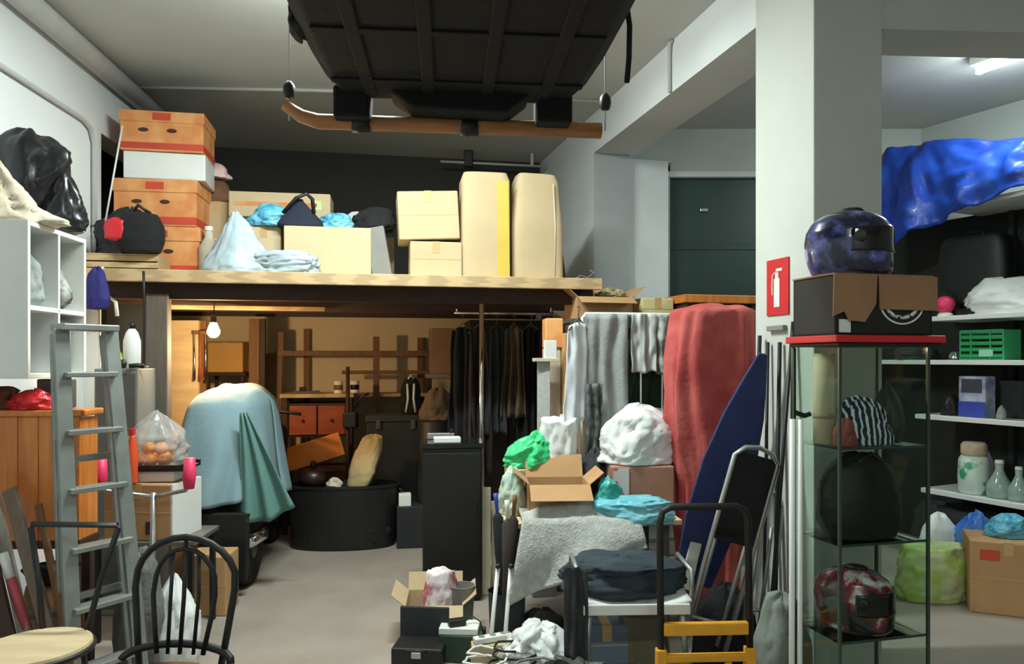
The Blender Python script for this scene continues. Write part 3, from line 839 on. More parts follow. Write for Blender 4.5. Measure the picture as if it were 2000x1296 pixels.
# boards and cartons lit by the bulb
board('pale_door_leaf', 'pale wooden door leaf standing by the mezzanine post', 'door leaf', (xp(352, 5.9), 6.0, 0), (xp(352, 5.9), 6.0, 1.86), 0.22, 0.04, PLY)
board('narrow_board', 'narrow brown board standing between the door leaf and the lit box', 'board', (xp(383, 5.9), 6.02, 0), (xp(381, 5.9), 6.05, 1.86), 0.06, 0.03, BROWN)
SH = thing('small_stand', 'dark wooden stand carrying the lit yellow box behind the sheet', 'stand', (xp(438, 6.7), 6.82, 0), R(6))
MB().box((0, 0, 1.41), (0.36, 0.3, 0.03)).build('top', DKWOOD, SH, bevel=0.004)
for x in (-0.15, 0.15):
    for y in (-0.13, 0.13):
        MB().box((x, y, 0.697), (0.03, 0.03, 1.395)).build('leg', DKWOOD, SH, bevel=0.003)
carton('yellowish box lit by the bare bulb under the mezzanine', 0.31, 0.22, 0.27, (xp(438, 6.7), 6.8, 1.426), R(6), mat('yellow_card', (206, 160, 92), 0.8, var=0.06), tape=True)
t = thing('hanging_tools', 'row of hand tools hanging from a rail by the bulb', 'tools', (xp(390, 5.95), 5.95, 1.5))
MB().box((0, 0.02, 0.26), (0.14, 0.02, 0.03)).build('rail', BROWN, t, bevel=0.003)
for k, x in enumerate((-0.045, 0.0, 0.045)):
    MB().tube([(x, 0, 0.27), (x + 0.004, 0, 0.02 * k), (x, 0, -0.12)], [0.006, 0.008, 0.012], 8).build('tool', STEEL if k != 1 else REDWOOD, t, smooth=True)
for k, (px, wd, z1, mt_) in enumerate(((492, 0.09, 1.9, BROWN), (508, 0.05, 1.9, DKWOOD))):
    board('upright_plank', ('wide brown plank' if k == 0 else 'thin dark plank') + ' standing upright beside the lit yellow box', 'plank', (xp(px, 6.45), 6.5, 0), (xp(px, 6.45), 6.52, z1), wd, 0.035, mt_)
board('brown_board', 'dull brown board leaning on the back wall beside the wooden rack', 'board', (xp(512, 6.8), 6.8, 0), (xp(512, 6.8), 6.9, 1.6), 0.32, 0.03, mat('dull_brown_panel', (118, 92, 66), 0.8, var=0.12, stretch=(1, 8, 8)))
board('ceiling_batten', 'pale batten lit by the bulb under the mezzanine joists', 'batten', (xp(330, 5.45), 5.36, 1.925), (xp(640, 5.7), 5.62, 1.925), 0.05, 0.03, PINE, up=(0, 0, 1))

# wooden rack on the back wall
RK = thing('wooden_rack', 'open wooden rack with tall uprights against the back wall', 'rack', (xp(690, 7.2), 7.2, 0), Y10)
for x, y, h in ((-0.66, -0.16, 1.8), (-0.45, 0.16, 1.84), (0.22, -0.16, 1.76), (0.66, 0.16, 1.76)):
    MB().box((x, y, h / 2), (0.06, 0.05, h)).build('upright', BROWN, RK, bevel=0.004)
MB().box((0.0, -0.19, 1.6), (1.42, 0.02, 0.05)).build('rail', BROWN, RK, bevel=0.003)
MB().box((0.35, -0.19, 1.42), (0.9, 0.02, 0.035)).build('rail', BROWN, RK, bevel=0.003)
MB().box((0.0, 0.0, 1.2), (1.4, 0.36, 0.03)).build('shelf', PINE, RK, bevel=0.003)
MB().box((0.0, 0.0, 0.5), (1.4, 0.36, 0.03)).build('shelf', BROWN, RK, bevel=0.003)
# bench in front
BN = thing('workbench', 'dark workbench with pale top under the mezzanine', 'workbench', (xp(622, 6.75), 6.76, 0), Y10)
MB().box((0, 0, 1.22), (0.64, 0.42, 0.035)).build('top', PINE, BN, bevel=0.004)
for x in (-0.28, 0.28):
    for y in (-0.17, 0.17):
        MB().box((x, y, 0.6), (0.05, 0.05, 1.2)).build('leg', DKWOOD, BN, bevel=0.004)
dr = MB().box((-0.0, -0.0, 1.0), (0.5, 0.3, 0.3)).build('drawer_body', DKWOOD, BN, bevel=0.004)
for x in (-0.125, 0.125):
    f_ = MB().box((x, -0.16, 1.0), (0.235, 0.02, 0.26)).build('drawer', REDWOOD, BN, bevel=0.005)
    MB().lump(HEAP, 0.014, 0.014, 0.024, 0, n=12, m=8, c=(x, -0.185, 0.99)).build('knob', DKWOOD, f_, smooth=True)
t = thing('tin_can', 'white tin can on the workbench', 'can', (xp(662, 6.7), 6.68, 1.238), group='cans on the workbench')
MB().lathe([(0.04, 0), (0.042, 0.004), (0.04, 0.008), (0.04, 0.1), (0.042, 0.104), (0.042, 0.11)], n=20).build('body', WHITEP, t, smooth=True)
MB().lathe([(0.0405, 0.03), (0.0405, 0.075)], n=20).build('band', BROWN, t, smooth=True)
t2 = thing('tin_can', 'white tin can with dark band at the end of the workbench', 'can', (xp(690, 6.7), 6.76, 1.238), group='cans on the workbench')
MB().lathe([(0.04, 0), (0.042, 0.004), (0.04, 0.008), (0.04, 0.1), (0.042, 0.104), (0.042, 0.11)], n=20).build('body', WHITEP, t2, smooth=True)
MB().lathe([(0.0405, 0.03), (0.0405, 0.075)], n=20).build('band', BLACK, t2, smooth=True)
t = thing('clamp_tool', 'flat iron clamp lying on the workbench', 'clamp', (xp(600, 6.65), 6.62, 1.238), R(20))
MB().box((0, 0, 0.012), (0.24, 0.05, 0.024)).build('bar', DGREY, t, bevel=0.004)
MB().box((-0.03, 0, 0.04), (0.06, 0.06, 0.035)).build('jaw', BLACK, t, bevel=0.006)
t = thing('upright_drill', 'dark upright drill stand beside the red drawers', 'tool', (xp(673, 6.3), 6.42, 0), 0)
MB().lathe([(0.12, 0), (0.12, 0.03), (0.04, 0.05)], n=20).build('base', BLACK, t, smooth=False)
MB().tube([(0, 0, 0.04), (0, 0, 0.8), (0, 0, 1.48)], [0.022, 0.02, 0.016], 12).build('column', DKWOOD, t, smooth=True)
MB().box((0.03, -0.02, 1.02), (0.12, 0.1, 0.14)).build('head', BLACK, t, bevel=0.015)
MB().tube([(0.05, -0.05, 1.1), (0.15, -0.08, 1.24), (0.2, -0.08, 1.25)], 0.01, 8).build('lever', BLACK, t, smooth=True)
board('orange_board', 'glossy orange board tilted in front of the red drawers', 'board', (xp(556, 6.3), 6.36, zp(900, 6.3)), (xp(662, 6.3), 6.42, zp(868, 6.3)), 0.04, 0.2, mat('orange_lacquer', (226, 134, 44), 0.4, var=0.12, coat=0.3), up=(0, 0, 1))
# big black tub with bits in it
TB = thing('black_tub', 'large black plastic tub on the floor under the mezzanine', 'tub', (xp(672, 6.15), 6.12, 0), R(6))
def tubf(r0, r1, h, k):
    return [(r0, 0), (r0 * 1.02, 0.02), (r1, h), (r1 + 0.02, h), (r1 + 0.02, h + 0.02), (r1 - 0.012, h + 0.02), (r0 - 0.012, 0.03), (0.0, 0.03)]
MB().lathe(tubf(0.41, 0.46, 0.50, 0), n=40, sy=0.42).build('tub', BLACK, TB, smooth=False)
for x in (-0.46, 0.46):
    MB().tube([(x, -0.06, 0.48), (x * 1.06, -0.04, 0.45), (x * 1.06, 0.04, 0.45), (x, 0.06, 0.48)], 0.012, 8).build('handle', BLACK, TB, smooth=True)
soft('dark_rags', 'heap of dark rags filling the black tub', 'rags', BLACKM, 0.36, 0.14, 0.49, (xp(672, 6.15), 6.12, 0.035), HEAP, 51, amp=0.15, ridge=0.2)
t = thing('dark_kettle', 'dark brown pot with lid knob in front of the orange board', 'pot', (xp(612, 6.1), 6.1, 0.50))
MB().lathe([(0.08, 0), (0.11, 0.03), (0.12, 0.08), (0.09, 0.13), (0.03, 0.15)], n=24).build('pot', mat('dark_brown_enamel', (44, 24, 26), 0.35), t, smooth=True)
MB().lathe([(0.02, 0.15), (0.026, 0.17), (0.02, 0.2), (0.006, 0.21)], n=14).build('knob', BLACK, t, smooth=True)
soft('cream_rag', 'small cream rag on the rim of the black tub', 'rag', CREAM, 0.06, 0.05, 0.07, (xp(655, 6.05), 6.02, 0.51), HEAP, 53, amp=0.25)
soft('cream_cushion', 'dirty cream cushion propped on the black tub', 'cushion', TAN, 0.11, 0.08, 0.42, (xp(703, 6.0) - 0.03, 6.06, 0.50), [(0, 0), (0.8, 0.02), (1, 0.3), (0.95, 0.7), (0.7, 0.95), (0, 1)], 54, amp=0.1, e=0.7, lean=(0.12, 0.05))
# dark clutter to the right of the tub
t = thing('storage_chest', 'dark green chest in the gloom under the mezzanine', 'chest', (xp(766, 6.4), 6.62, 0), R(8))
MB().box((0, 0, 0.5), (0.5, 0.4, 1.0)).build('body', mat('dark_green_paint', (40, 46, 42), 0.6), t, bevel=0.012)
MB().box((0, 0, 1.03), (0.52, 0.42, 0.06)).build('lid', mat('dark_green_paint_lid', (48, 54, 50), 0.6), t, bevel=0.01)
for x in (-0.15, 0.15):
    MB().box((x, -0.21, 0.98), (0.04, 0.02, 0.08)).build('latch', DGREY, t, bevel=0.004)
t = thing('black_backpack', 'black backpack with white straps on the dark chest', 'backpack', (xp(796, 6.35), 6.55, 1.06), R(8))
MB().lump([(0, 0), (0.9, 0.0), (1, 0.2), (0.95, 0.7), (0.6, 0.98), (0, 1)], 0.09, 0.07, 0.32, 0.05, seed=57, e=0.7).build('body', BLACKM, t, smooth=True)
for x in (-0.03, 0.03):
    MB().tube([(x * 1.4, -0.06, 0.02), (x * 0.8, -0.085, 0.14), (x, -0.07, 0.27)], 0.01, 8).build('strap', WHITEP, t, smooth=True)
MB().tube([(-0.03, -0.03, 0.3), (0, -0.05, 0.345), (0.03, -0.03, 0.3)], 0.008, 8).build('top_handle', WHITEP, t, smooth=True)
carton('brown carton standing high on the wooden rack', 0.28, 0.26, 0.42, (xp(866, 6.8), 6.95, 1.41), Y10, CARDD, tape=False)
t = thing('shelf_bracket_stand', 'plain wooden stand below the brown carton', 'stand', (xp(866, 6.8), 6.95, 0), Y10)
MB().box((0, 0, 1.39), (0.36, 0.3, 0.04)).build('top', GREY, t, bevel=0.004)
for x in (-0.15, 0.15):
    for y in (-0.12, 0.12):
        MB().box((x, y, 0.685), (0.035, 0.035, 1.37)).build('leg', DKWOOD, t, bevel=0.003)
soft('grey_brown_sack', 'grey brown sack slumped beside the backpack', 'sack', mat('grey_brown_sacking', (122, 104, 84), 0.95, var=0.2, bump=0.3), 0.15, 0.12, 0.26, (xp(852, 6.2), 6.3, 1.03), HEAP, 58, amp=0.2)
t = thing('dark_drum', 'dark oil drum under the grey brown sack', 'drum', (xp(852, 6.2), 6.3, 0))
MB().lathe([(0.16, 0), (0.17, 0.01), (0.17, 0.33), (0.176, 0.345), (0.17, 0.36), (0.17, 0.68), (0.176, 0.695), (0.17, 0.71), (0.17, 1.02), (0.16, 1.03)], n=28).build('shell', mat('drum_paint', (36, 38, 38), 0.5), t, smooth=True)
carton('small white box on the floor beside the black tub', 0.1, 0.1, 0.1, (xp(794, 6.2), 6.1, 0.34), R(10), WHITEP, tape=False)
carton('dark grey box on the floor under the small white box', 0.26, 0.2, 0.34, (xp(808, 6.2), 6.14, 0), R(8), mat('charcoal_card', (34, 36, 38), 0.8), tape=False)
# dark clothes on a rail
t = thing('clothes_rail', 'steel rail under the mezzanine loaded with dark coats', 'rail', (xp(985, 5.85), 5.9, 1.94), R(10))
MB().tube([(-0.4, 0, -0.03), (0.4, 0, -0.03)], 0.012, 8).build('rod', STEEL, t, smooth=True)
for x in (-0.38, 0.38):
    MB().tube([(x, 0, -0.03), (x, 0, 0.03)], 0.008, 8).build('hook', STEEL, t, smooth=True)
rng = random.Random(4)
cl = [('black wool coat', BLACKM, 0.24, 1.2), ('dark brown coat', mat('dark_brown_cloth', (52, 38, 32), 0.9, var=0.2, bump=0.2), 0.22, 1.15), ('charcoal jacket', CHAR, 0.22, 0.85),
      ('olive brown jacket', mat('olive_brown_cloth', (82, 70, 52), 0.9, var=0.2, bump=0.2), 0.2, 0.72), ('black long coat', BLACKM, 0.24, 1.22), ('maroon dress', MAROON, 0.16, 1.05)]
for k, (nm, mt_, wd, ln) in enumerate(cl):
    garment('hanging_coat', nm + ' hanging on the rail under the mezzanine', 'coat', mt_, wd, ln, (xp(985, 5.85) - 0.33 + 0.135 * k, 5.9 - 0.06 + 0.022 * k + (-0.03 if k % 2 else 0.0), 1.80), R(8 + 25 * (k % 3 - 1)), seed=k + 3, folds=3, amp=0.04, taper=0.3,
            group='dark clothes under the mezzanine', hanger=DGREY)

# black tower cabinet in the aisle
TW = thing('black_tower_cabinet', 'tall narrow black cabinet with gloss top in the aisle', 'cabinet', (xp(880, 4.75), 4.86, 0), R(6))
MB().box((0, 0, 0.5), (0.38, 0.3, 0.96)).build('body', BLACK, TW, bevel=0.008)
MB().box((0, 0, 0.995), (0.41, 0.33, 0.03)).build('top', mat('gloss_black', (24, 28, 28), 0.15), TW, bevel=0.005)
MB().box((0, 0, 0.012), (0.35, 0.27, 0.024)).build('plinth', BLACK, TW, bevel=0.003)
dd = MB().box((-0.002, -0.153, 0.5), (0.36, 0.012, 0.9)).build('door', mat('satin_black', (17, 18, 18), 0.45), TW, bevel=0.004)
MB().box((0.15, -0.165, 0.6), (0.012, 0.014, 0.12)).build('door_handle', BLACK, dd, bevel=0.003)
carton('flat white tray lying on the black tower cabinet', 0.17, 0.12, 0.03, (xp(872, 4.75), 4.79, 1.012), R(8), WHITEP, tape=False)
t = thing('silver_bar', 'thin silver bracket lying on the black tower cabinet', 'bracket', (xp(855, 4.75), 4.96, 1.012), R(4))
MB().box((0, 0, 0.02), (0.18, 0.03, 0.04)).build('strip', ALU, t, bevel=0.004)
MB().box((0.07, 0, 0.05), (0.02, 0.03, 0.03)).build('lug', BLACK, t, bevel=0.004)
board('cream_plank', 'narrow cream board standing against the black tower cabinet', 'board', (xp(948, 4.75), 4.86, 0.0), (xp(948, 4.75), 4.93, zp(955, 4.85)), 0.06, 0.03, CREAMP)
board('cream_plank', 'wider cream board behind the bundle of umbrellas', 'board', (xp(978, 4.75), 4.98, 0.0), (xp(975, 4.75), 5.03, zp(985, 4.9)), 0.12, 0.03, CREAMP)

# ---------------------------------------------------------------- scooter under the blue sheet
SC_ = thing('motor_scooter', 'black motor scooter parked under the light blue sheet', 'scooter', (xp(448, 5.2), 5.28, 0), R(4))
def wheel(par, y, r, wd, nm, x=0):
    tyre = MB().lathe([(r * 0.62, -wd / 2), (r * 0.9, -wd / 2), (r * 0.98, -wd * 0.35), (r, 0), (r * 0.98, wd * 0.35), (r * 0.9, wd / 2), (r * 0.62, wd / 2)], (x, y, r), 32, axis=0).build(nm, BLACKM, par, smooth=True)
    MB().lathe([(0.03, -wd / 2 - 0.01), (r * 0.6, -wd * 0.4), (r * 0.6, wd * 0.4), (0.03, wd / 2 + 0.01)], (x, y, r), 24, axis=0).build('hub', DGREY, tyre, smooth=False)
wheel(SC_, -0.2, 0.25, 0.2, 'rear_wheel', 0.1)
wheel(SC_, 1.0, 0.24, 0.12, 'front_wheel', 0.0)
MB().lump([(0, 0), (0.6, 0.0), (0.9, 0.15), (1, 0.5), (0.95, 0.85), (0.6, 1), (0, 1)], 0.22, 0.42, 0.55, 0.04, seed=61, e=0.7, c=(0.0, 0.02, 0.42)).build('rear_body', BLACK, SC_, smooth=True)
MB().lump(FLATP, 0.16, 0.4, 0.12, 0.04, seed=62, e=0.7, c=(0, 0.05, 0.95)).build('seat', BLACKM, SC_, smooth=True)
MB().box((0, 0.6, 0.3), (0.26, 0.5, 0.1)).build('foot_deck', BLACK, SC_, bevel=0.03)
MB().box((0, 0.88, 0.65), (0.34, 0.1, 0.7)).build('leg_shield', BLACK, SC_, bevel=0.04)
MB().tube([(0, 1.0, 0.25), (0, 0.9, 0.7), (0, 0.82, 1.08)], 0.03, 10).build('steering_column', DGREY, SC_, smooth=True)
MB().tube([(-0.32, 0.7, 1.1), (-0.1, 0.8, 1.12), (0.1, 0.8, 1.12), (0.32, 0.7, 1.1)], 0.014, 8).build('handlebar', BLACK, SC_, smooth=True)
MB().tube([(0.2, -0.35, 0.33), (0.2, 0.0, 0.3), (0.16, 0.25, 0.3)], [0.05, 0.05, 0.025], 12).build('exhaust', STEEL, SC_, smooth=True)
MB().prism([(-0.04, 0.1), (0.23, 0.1), (0.25, 0.55), (-0.06, 0.55)], -0.5, -0.46).build('mudguard', BLACK, SC_, bevel=0.012)
MB().box((-0.14, -0.1, 0.22), (0.05, 0.05, 0.44)).build('stand', BLACK, SC_, bevel=0.01)
# the sheet: a bell of cloth that hangs lower at its right-hand rear corner
def bell(u, v):
    th = 2 * math.pi * u
    c_, s_ = math.cos(th), math.sin(th)
    cx, sy = sp(c_, 0.75), sp(s_, 0.75)
    drop = 0.66 + 0.1 * max(0, c_) ** 2 + 0.05 * math.sin(3 * th) + (0.04 if s_ < 0 else 0)
    if v < 0.3:
        r = v / 0.3
        z = 1.36 - 0.10 * r ** 3 - 0.03 * noise.noise(Vector((r * cx * 2, r * sy * 2, 1)))
        f = r * 0.72
    else:
        k = (v - 0.3) / 0.7
        z = 1.26 - k * drop * 0.9
        f = 0.72 + 0.28 * (k ** 0.6) + 0.05 * k * math.sin(11 * th + 2 * noise.noise(Vector((cx, sy, k)))) + 0.16 * k * k * max(0, c_) ** 3
    return Vector((0.33 * f * cx + 0.05 * (1 - v), 0.62 * f * sy, z))
SHO = tag(MB().sheet(bell, 96, 34).build('blue_sheet', SHEET, None, (xp(437, 5.25), 5.38, 0), R(4), smooth=True, solid=0.006), 'light blue sheet draped over the parked scooter', 'sheet')
def tail(u, v):
    return Vector((0.3 * (u - 0.5) * (0.15 + v) + 0.15 * v, 0.035 * math.sin(u * 16 + v * 2) * (0.3 + v) - 0.02 * v + 0.1 * u * v, -0.68 * v - 0.05 * math.sin(u * 4) * v))
tag(MB().sheet(tail, 20, 20).build('green_sheet_corner', SHEETG, None, (xp(492, 5.0), 4.84, 1.2), R(10), smooth=True, solid=0.006), 'sea green cloth hanging at the side of the light blue sheet', 'cloth')

# ---------------------------------------------------------------- left foreground
# pine cupboard on a dark trestle
PC = thing('pine_cupboard', 'orange pine cupboard of upright boards standing on a dark stand', 'cupboard', (xp(26, 3.42), 3.54, 0.70), R(2))
k = 0
for x in (-0.235, -0.141, -0.047, 0.047, 0.141, 0.235):
    MB().box((x, -0.085, 0.29), (0.092, 0.02, 0.58)).build('board', ORANGEP, PC, bevel=0.003)
MB().box((0, 0, 0.285), (0.56, 0.15, 0.57)).build('carcass', ORANGEP, PC, bevel=0.004)
MB().box((0, -0.01, 0.595), (0.60, 0.21, 0.03)).build('top', ORANGEP, PC, bevel=0.008)
TR = thing('dark_trestle', 'dark wooden stand carrying the orange pine cupboard', 'stand', (xp(26, 3.42), 3.54, 0), R(2))
MB().box((0, 0, 0.68), (0.56, 0.18, 0.04)).build('top', DKWOOD, TR, bevel=0.004)
for x in (-0.24, 0.24):
    for y in (-0.06, 0.06):
        MB().box((x, y, 0.33), (0.045, 0.045, 0.66)).build('leg', DKWOOD, TR, bevel=0.004)
soft('red_cloth', 'red cloth crumpled on top of the pine cupboard', 'cloth', REDP, 0.11, 0.07, 0.09, (xp(66, 3.5), 3.5, 1.311), HEAP, 71, amp=0.25, ridge=0.2)
soft('brown_cloth', 'brown cloth folded on the end of the pine cupboard', 'cloth', mat('red_brown_cloth', (104, 62, 46), 0.9, bump=0.2), 0.11, 0.09, 0.10, (xp(-10, 3.55), 3.55, 1.311), FLATP, 72, amp=0.15)
carton('dark grey box behind the red cloth on the pine cupboard', 0.16, 0.06, 0.14, (xp(96, 3.55), 3.61, 1.311), R(3), DGREY, tape=False)
t = thing('steel_bowl', 'dark bowl standing under the pine cupboard', 'bowl', (xp(112, 3.4), 3.36, 0.53), 0)
MB().lathe([(0.04, 0), (0.085, 0.02), (0.115, 0.07), (0.12, 0.075), (0.108, 0.07), (0.0, 0.03)], n=28).build('bowl', BLACK, t, smooth=True)
t2 = thing('cask', 'dark wooden cask under the dark bowl', 'cask', (xp(112, 3.4), 3.36, 0), 0)
MB().lathe([(0.1, 0), (0.13, 0.15), (0.135, 0.27), (0.13, 0.38), (0.1, 0.53)], n=24).build('staves', BROWN, t2, smooth=True)
for z in (0.1, 0.43):
    MB().lathe([(0.124, z - 0.02), (0.13, z), (0.124, z + 0.02)], n=24).build('hoop', DGREY, t2, smooth=True)
# planks leaning across
pl_ = [((-20, 930, 3.35), (92, 1450, 3.02), 0.05, 0.02, mat('pale_grey_wood', (158, 150, 138), 0.8, var=0.15, stretch=(8, 8, 1)), 'pale grey plank leaning against the pine cupboard'),
       ((18, 955, 3.3), (152, 1450, 3.0), 0.06, 0.02, mat('grey_brown_wood', (112, 96, 84), 0.8, var=0.15, stretch=(8, 8, 1)), 'grey brown plank leaning beside the pink striped pole'),
       ((-30, 1040, 3.22), (66, 1460, 2.95), 0.06, 0.02, DKWOOD, 'dark plank leaning at the foot of the pine cupboard'),
       ((75, 985, 3.35), (172, 1460, 2.98), 0.03, 0.015, BROWN, 'thin brown lath crossing behind the leaning planks')]
for (a, b, wd, th, mt_, lb) in pl_:
    board('leaning_plank', lb, 'plank', (xp(b[0], b[2]), b[2], max(0.012, zp(b[1], b[2]))), (xp(a[0], a[2]), a[2], zp(a[1], a[2])), wd, th, mt_, group='planks by the pine cupboard')
t = thing('striped_pole', 'pink red and white pole leaning among the planks', 'pole', (xp(112, 3.1), 3.1, 0.02))
p1 = Vector((xp(5, 3.2) - xp(112, 3.1), 0.1, zp(1080, 3.2) - 0.02))
for i, (a, b, mt_) in enumerate(((0, 0.35, mat('dusty_red', (150, 52, 60), 0.6)), (0.35, 0.5, WHITEP), (0.5, 0.85, mat('dusty_pink', (190, 84, 96), 0.6)), (0.85, 1.0, WHITEP))):
    MB().tube([p1 * a, p1 * b], 0.02, 12).build('section', mt_, t, smooth=True)

# aluminium stepladder
LD = thing('stepladder', 'grey aluminium stepladder leaning beside the white cubby unit', 'ladder', (xp(240, 3.35), 3.25, 0), R(58))
def lpt(s_, k):       # s_ = side, k = 0 bottom .. 1 top
    return Vector((s_ * (0.15 - 0.04 * k), 0.0 + 0.2 * k, 1.68 * k))
# rotate the lean so that the ladder tips to the left-hand wall
for s_ in (-1, 1):
    MB().beam(lpt(s_, 0), lpt(s_, 1), 0.025, 0.065, up=(1, 0, 0)).build('rail', ALUD, LD, bevel=0.003)
for i in range(6):
    k = 0.13 + i * 0.15
    a, b = lpt(-1, k), lpt(1, k)
    MB().box((a + b) / 2, ((b - a).length, 0.08, 0.022)).build('tread', ALUD, LD, bevel=0.003)
MB().box((0, 0.205, 1.69), (0.25, 0.12, 0.03)).build('top_plate', ALUD, LD, bevel=0.005)
for s_ in (-1, 1):
    MB().beam(Vector((s_ * 0.15, 0.09, 0)), Vector((s_ * 0.11, 0.26, 1.66)), 0.022, 0.03, up=(1, 0, 0)).build('rear_leg', ALUD, LD, bevel=0.003)
for z, y in ((0.5, 0.141), (1.1, 0.203)):
    MB().box((0, y, z), (0.26, 0.02, 0.03)).build('brace', ALUD, LD, bevel=0.003)
for s_ in (-1, 1):
    MB().box(lpt(s_, 0) + Vector((0, 0, 0.02)), (0.035, 0.075, 0.04)).build('rubber_foot', BLACK, LD, bevel=0.005)

# low black table with cartons
TBL = thing('low_table', 'low dark side table carrying the fruit and cartons', 'table', (xp(296, 4.15), 4.22, 0), R(3))
MB().box((0, 0, 0.54), (0.56, 0.4, 0.025)).build('top', mat('smoked_top', (96, 94, 86), 0.3), TBL, bevel=0.004)
for x in (-0.25, 0.25):
    for y in (-0.17, 0.17):
        MB().box((x, y, 0.264), (0.03, 0.03, 0.528)).build('leg', BLACK, TBL, bevel=0.003)
t = carton('brown carton with white side on the low dark table', 0.39, 0.3, 0.31, (xp(282, 4.1), 4.2, 0.553), R(-6), CARD, tape=True)
MB().box((0.2, 0, 0.155), (0.012, 0.3, 0.31)).build('side_sheet', WHITEP, t)
MB().box((0.08, -0.152, 0.07), (0.06, 0.003, 0.07)).build('print', DKWOOD, t)
carton('flat white box with dark print on the brown carton', 0.26, 0.2, 0.06, (xp(290, 4.1), 4.2, 0.866), R(4), WHITEP, tape=False)
t = thing('black_tray', 'flat black tray under the bag of oranges', 'tray', (xp(296, 4.1), 4.2, 0.927), R(3))
MB().box((0, 0, 0.008), (0.36, 0.26, 0.016)).build('base', BLACK, t, bevel=0.003)
for y in (-0.125, 0.125):
    MB().box((0, y, 0.02), (0.36, 0.01, 0.03)).build('rim', BLACK, t, bevel=0.002)
for i, (dx, dy, dz) in enumerate(((-0.09, -0.04, 0), (-0.015, -0.05, 0), (0.06, -0.04, 0), (-0.05, 0.03, 0), (0.03, 0.035, 0), (-0.04, -0.015, 0.06), (0.03, -0.015, 0.06))):
    o = MB().lump([(0, 0), (0.55, 0.08), (0.9, 0.28), (1, 0.5), (0.9, 0.72), (0.55, 0.92), (0, 1)], 0.038, 0.038, 0.076, 0.02, seed=i, n=18, m=14).build('orange', ORFRUIT, None, (xp(290, 4.1) + dx, 4.2 + dy, 0.944 + dz), smooth=True)
    tag(o, 'orange in the clear plastic bag on the black tray', 'orange', 'oranges in the clear bag')
soft('clear_fruit_bag', 'clear plastic bag holding oranges on the black tray', 'bag', FILM, 0.165, 0.12, 0.30, (xp(290, 4.1), 4.2, 0.944), BAGP, 76, amp=0.12, ridge=0.2)
t = thing('red_bottle', 'orange red bottle standing beside the bag of oranges', 'bottle', (xp(247, 4.0), 4.06, 0.866), 0)
MB().lathe([(0.028, 0), (0.03, 0.01), (0.03, 0.2), (0.014, 0.25), (0.014, 0.27)], n=18).build('body', mat('orange_red', (214, 82, 44), 0.45), t, smooth=True)
MB().lathe([(0.017, 0.27), (0.017, 0.3)], n=14).build('cap', REDP, t)
# child's kick scooter with pink grips
KS = thing('kick_scooter', 'kick scooter with two pink handlebar grips behind the chair', 'scooter', (xp(300, 3.92), 3.9, 0), R(2))
wheel(KS, -0.0, 0.06, 0.03, 'front_wheel')
wheel(KS, 0.4, 0.06, 0.03, 'rear_wheel')
MB().box((0, 0.2, 0.075), (0.1, 0.3, 0.025)).build('deck', ALUD, KS, bevel=0.005)
MB().tube([(0, 0, 0.08), (0, 0.01, 0.4), (0, 0.02, 0.84)], 0.015, 10).build('stem', ALU, KS, smooth=True)
for s_, x in ((-1, -0.245), (1, 0.21)):
    MB().tube([(0, 0.02, 0.82), (x * 0.5, 0.0, 0.84), (x * 0.9, -0.03, 0.86), (x, -0.04, 0.90)], 0.011, 8).build('handlebar', ALU, KS, smooth=True)
    MB().tube([(x, -0.04, 0.87), (x, -0.04, 0.93), (x + 0.005, -0.04, 1.03)], [0.026, 0.034, 0.026], 12).build('grip', PINK, KS, smooth=True)
# sacks and cartons behind the chair
soft('grey_sack', 'dark grey sack with hanging folds behind the bistro chair', 'sack', mat('grey_sacking', (104, 104, 100), 0.85, var=0.2, bump=0.3), 0.12, 0.1, 0.6, (xp(268, 3.6), 3.62, 0), [(0, 0), (0.9, 0), (1, 0.2), (0.9, 0.6), (0.75, 0.9), (0.5, 1), (0, 1)], 81, folds=9, famp=0.07)
soft('white_sack', 'white plastic sack on the floor behind the bistro chair', 'sack', WHITEB, 0.12, 0.12, 0.46, (xp(346, 3.75), 3.72, 0), BAGP, 82, ridge=0.2)
carton('narrow brown carton on the floor beside the white sack', 0.25, 0.24, 0.36, (xp(393, 4.4), 4.56, 0), R(3), CARD, tape=True)


